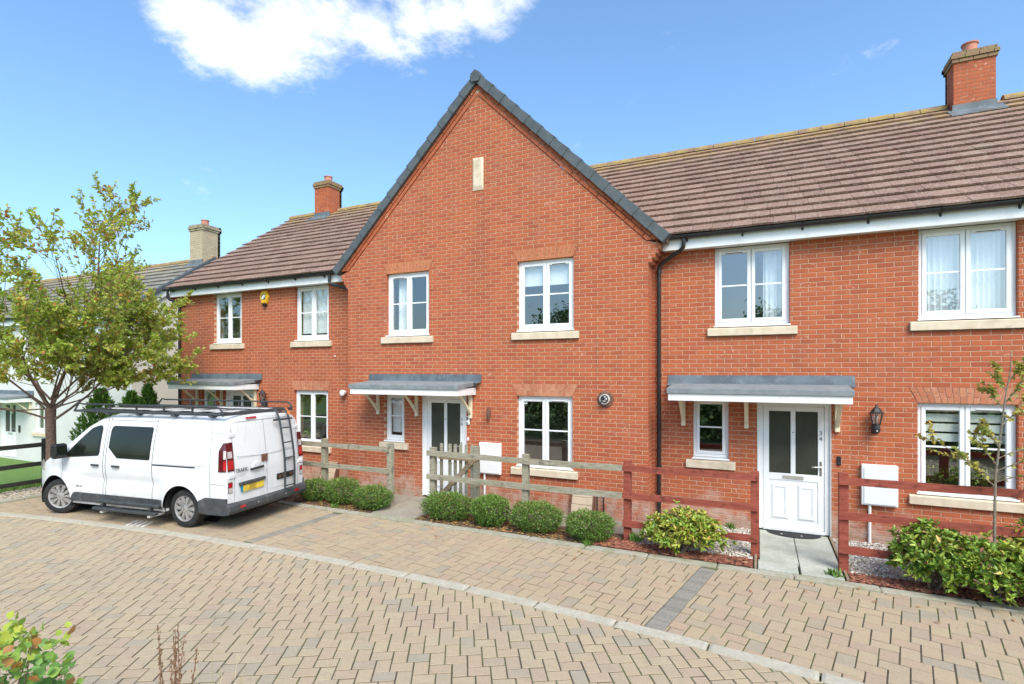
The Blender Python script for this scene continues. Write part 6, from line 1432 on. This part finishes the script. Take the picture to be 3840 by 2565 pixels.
part('rear_bumper', M_VPLAS, VAN, lambda m: m.add([(x, y, z) for y in (-.96, -.90, -.6, 0, .6, .90, .96) for (x, z) in ((-.90 - .0, .30), (-1.0 - .02 * (1 - abs(y)), .30), (-1.02 - .02 * (1 - abs(y)), .36), (-1.015 - .02 * (1 - abs(y)), .44), (-.955, .485), (-.90, .485))], [(i * 6 + k, i * 6 + (k + 1) % 6, i * 6 + 6 + (k + 1) % 6, i * 6 + 6 + k) for i in range(6) for k in range(6)] + [(0, 1, 2, 3, 4, 5), (41, 40, 39, 38, 37, 36)]), bevel=.012, seg=2)
part('parking_sensor', M_CLRL, VAN, lambda m: [m.lathe((-1.04, y, .39), [(.010, 0), (.010, .006)], 10, 'x') for y in (.33, -.36)])
def rgaps(m):
    g = .006
    rear_strip(m, .06, .06 + g, .50, 1.83, .003, 1, 24)
    for a, b in ((-.78, .78),):
        hi = lambda y: 1.835 - rnd_corner(y, -.79, .79, .12)
        rear_strip(m, a, b, lambda y: hi(y) - g, hi, .003, 60, 1)
        for y in (-.785, .785): rear_strip(m, y, y + g, .50, 1.73, .003, 1, 24)
part('panel_gap', M_GAP, VAN, rgaps)
part('door_swage', M_VAN, VAN, lambda m: (rear_strip(m, -.74, .74, lambda y: 1.215 + .05 * (y / .74) ** 2 - .008, lambda y: 1.215 + .05 * (y / .74) ** 2 + .008, .012, 30, 2), rear_strip(m, -.70, .70, 1.215, 1.23, .006, 20, 1)))
part('plate_recess', M_VAN, VAN, lambda m: rear_strip(m, -.70, .02, .555, .575, .008, 10, 1))
part('high_brake_lamp', M_REDL, VAN, lambda m: rear_strip(m, .22, .46, 1.865, 1.905, .016, 8, 3))
part('plate_light_bar', M_VPLAS, VAN, lambda m: m.bar((-.995, .72, .775), (-.998, .13, .785), .045, .055), bevel=.012, seg=2)
part('number_plate', M_PLATE, VAN, lambda m: m.box(-1.0, -.992, .16, .64, .635, .742)); part('plate_band', M_PBLUE, VAN, lambda m: m.box(-1.0, -.992, .641, .69, .635, .742))
part('rear_door_handle', M_BLACKP, VAN, lambda m: m.tube([(-.98, .46, .985), (-1.005, .43, .99), (-1.005, .19, 1.0), (-.98, .16, 1.0)], .02, 8), smooth=True)
part('handle_recess', M_VAN, VAN, lambda m: m.lathe((-.972, .31, 1.01), [(.11, .0), (.10, -.008), (.06, -.010)], 20, 'x'), smooth=True)
part('lock_plate', M_RUST, VAN, lambda m: m.box(-.995, -.975, .06, .20, 1.085, 1.215), bevel=.004)
text_mesh('model_lettering', 'TRAFIC', .085, (-.989, .655, .985), (R(90), 0, R(-90)), M_STEEL, VAN, .002, .001); text_mesh('trim_lettering', 'BUSINESS', .038, (-.989, .66, .935), (R(90), 0, R(-90)), M_FLUE, VAN, .001)
text_mesh('brand_lettering', 'RENAULT', .055, (-.986, -.50, 1.01), (R(90), 0, R(-90)), M_STEEL, VAN, .002, .001)
text_mesh('engine_lettering', 'dCi 115', .05, (2.46, vw(2.46, .62) + .006, .565), (R(90), 0, R(180)), M_STEEL, VAN, .002)
part('rear_socket_plate', M_BLACKP, VAN, lambda m: m.box(-.992, -.976, -.62, -.18, .68, .79), bevel=.004); part('socket_mark', M_RUST, VAN, lambda m: [m.box(-.995, -.992, y - .025, y + .025, .71, .76) for y in (-.25, -.35, -.54)])
# roof rack
RK = bpy.data.objects.new('roof_rack', None); RK.empty_display_size = .2; link(RK, VAN)
xr0, xr1 = -.74, 2.78
for s in (1, -1):
    y = s * .845
    part('side_rail', M_STEEL, RK, lambda m: (m.tube([(xr0, y, 1.965), (xr1, y, 1.965)], .021, 8), m.box(xr0 + .05, xr1 - .5, y - s * .02 - .02, y - s * .02 + .02, 1.94, 1.98)), smooth=False)
    part('guard_rail', M_STEEL, RK, lambda m: m.tube([(xr0 - .03, y, 1.935), (xr0 - .015, y, 2.01), (xr0 + .04, y, 2.075), (xr0 + .12, y, 2.095), (xr1 - .22, y, 2.095), (xr1 - .12, y, 2.11), (xr1, y, 1.965)], .016, 8), smooth=True)
    part('upright', M_STEEL, RK, lambda m: [m.bar((x, y, 1.965), (x, y, 2.095), .02, .03, up=(0, 1, 0)) for x in (-.10, .55, 1.2, 1.85)])
    for x in (-.5, .35, 1.2, 1.95):
        part('foot', M_STEEL, RK, lambda m: m.add([(x - .05, s * .80, 1.90), (x + .05, s * .80, 1.90), (x + .05, s * .88, 1.955), (x - .05, s * .88, 1.955), (x - .05, s * .74, 1.93), (x + .05, s * .74, 1.93), (x + .05, s * .80, 1.96), (x - .05, s * .80, 1.96)], [(0, 1, 2, 3), (4, 5, 6, 7), (0, 1, 5, 4), (1, 2, 6, 5), (2, 3, 7, 6), (3, 0, 4, 7)]))
part('rear_roller', M_STEEL, RK, lambda m: m.tube([(xr0 - .02, -.845, 1.97), (xr0 - .02, .845, 1.97)], .030, 10), smooth=True)
part('crossbar', M_STEEL, RK, lambda m: [m.bar((x, -.845, 1.97), (x, .845, 1.97), .045, .03) for x in (-.45, .0, .5, 1.0, 1.5, 2.0, 2.4)] + [m.tube([(xr1, -.845, 1.965), (xr1, .845, 1.965)], .018, 8)])
part('walkway', M_MESH, RK, lambda m: [m.box(xr0 + .06, 2.35, y, y + .12, 1.987, 1.999) for y in (.40, -.42)] + [m.box(x, x + .012, y, y + .12, 1.999, 2.005) for y in (.40, -.42) for x in np.arange(xr0 + .08, 2.33, .055)])
# rear ladder
LD = bpy.data.objects.new('ladder', None); LD.empty_display_size = .2; link(LD, VAN)
def lad(y): return [(-.90, y + .05, 2.0), (-.955, y + .045, 1.93), (-1.0, y + .03, 1.80), (-1.03, y + .0, 1.5), (-1.06, y - .03, 1.15), (-1.065, y - .045, .85), (-1.06, y - .05, .50)]
part('stile', M_STEEL, LD, lambda m: m.tube(lad(-.26), .019, 8), smooth=True); part('stile', M_STEEL, LD, lambda m: m.tube(lad(-.52), .019, 8), smooth=True)
def lp(y, z):
    p = lad(y)
    for a, b in zip(p, p[1:]):
        if a[2] >= z >= b[2]: t = (a[2] - z) / (a[2] - b[2]); return tuple(a[k] + (b[k] - a[k]) * t for k in range(3))
for z in (1.93, 1.64, 1.36, 1.07, .80, .54): part('rung', M_STEEL, LD, lambda m: m.tube([lp(-.26, z), lp(-.52, z)], .013, 7), smooth=True)
part('ladder_clamp', M_STEEL, LD, lambda m: (m.bar((-.955, -.13, 1.80), (-.985, -.58, 1.80), .03, .035), m.bar((-1.0, -.60, .72), (-1.05, -.55, .72), .03, .035)))
part('orange_strap', M_ORNG, LD, lambda m: m.bar((-.90, -.49, 2.0), (-.99, -.50, 1.88), .06, .03))
# near side step
part('side_step', M_STEEL, VAN, lambda m: (m.box(.40, 1.88, 1.02, 1.10, .345, .395), m.box(.38, 1.86, 1.08, 1.17, .235, .285), [m.box(x, x + .05, 1.03, 1.12, .28, .35) for x in (.55, 1.68)]), bevel=.012)
part('step_bracket', M_MESH, VAN, lambda m: [m.box(x, x + .06, .80, 1.15, .19, .225) for x in (.50, 1.62)])
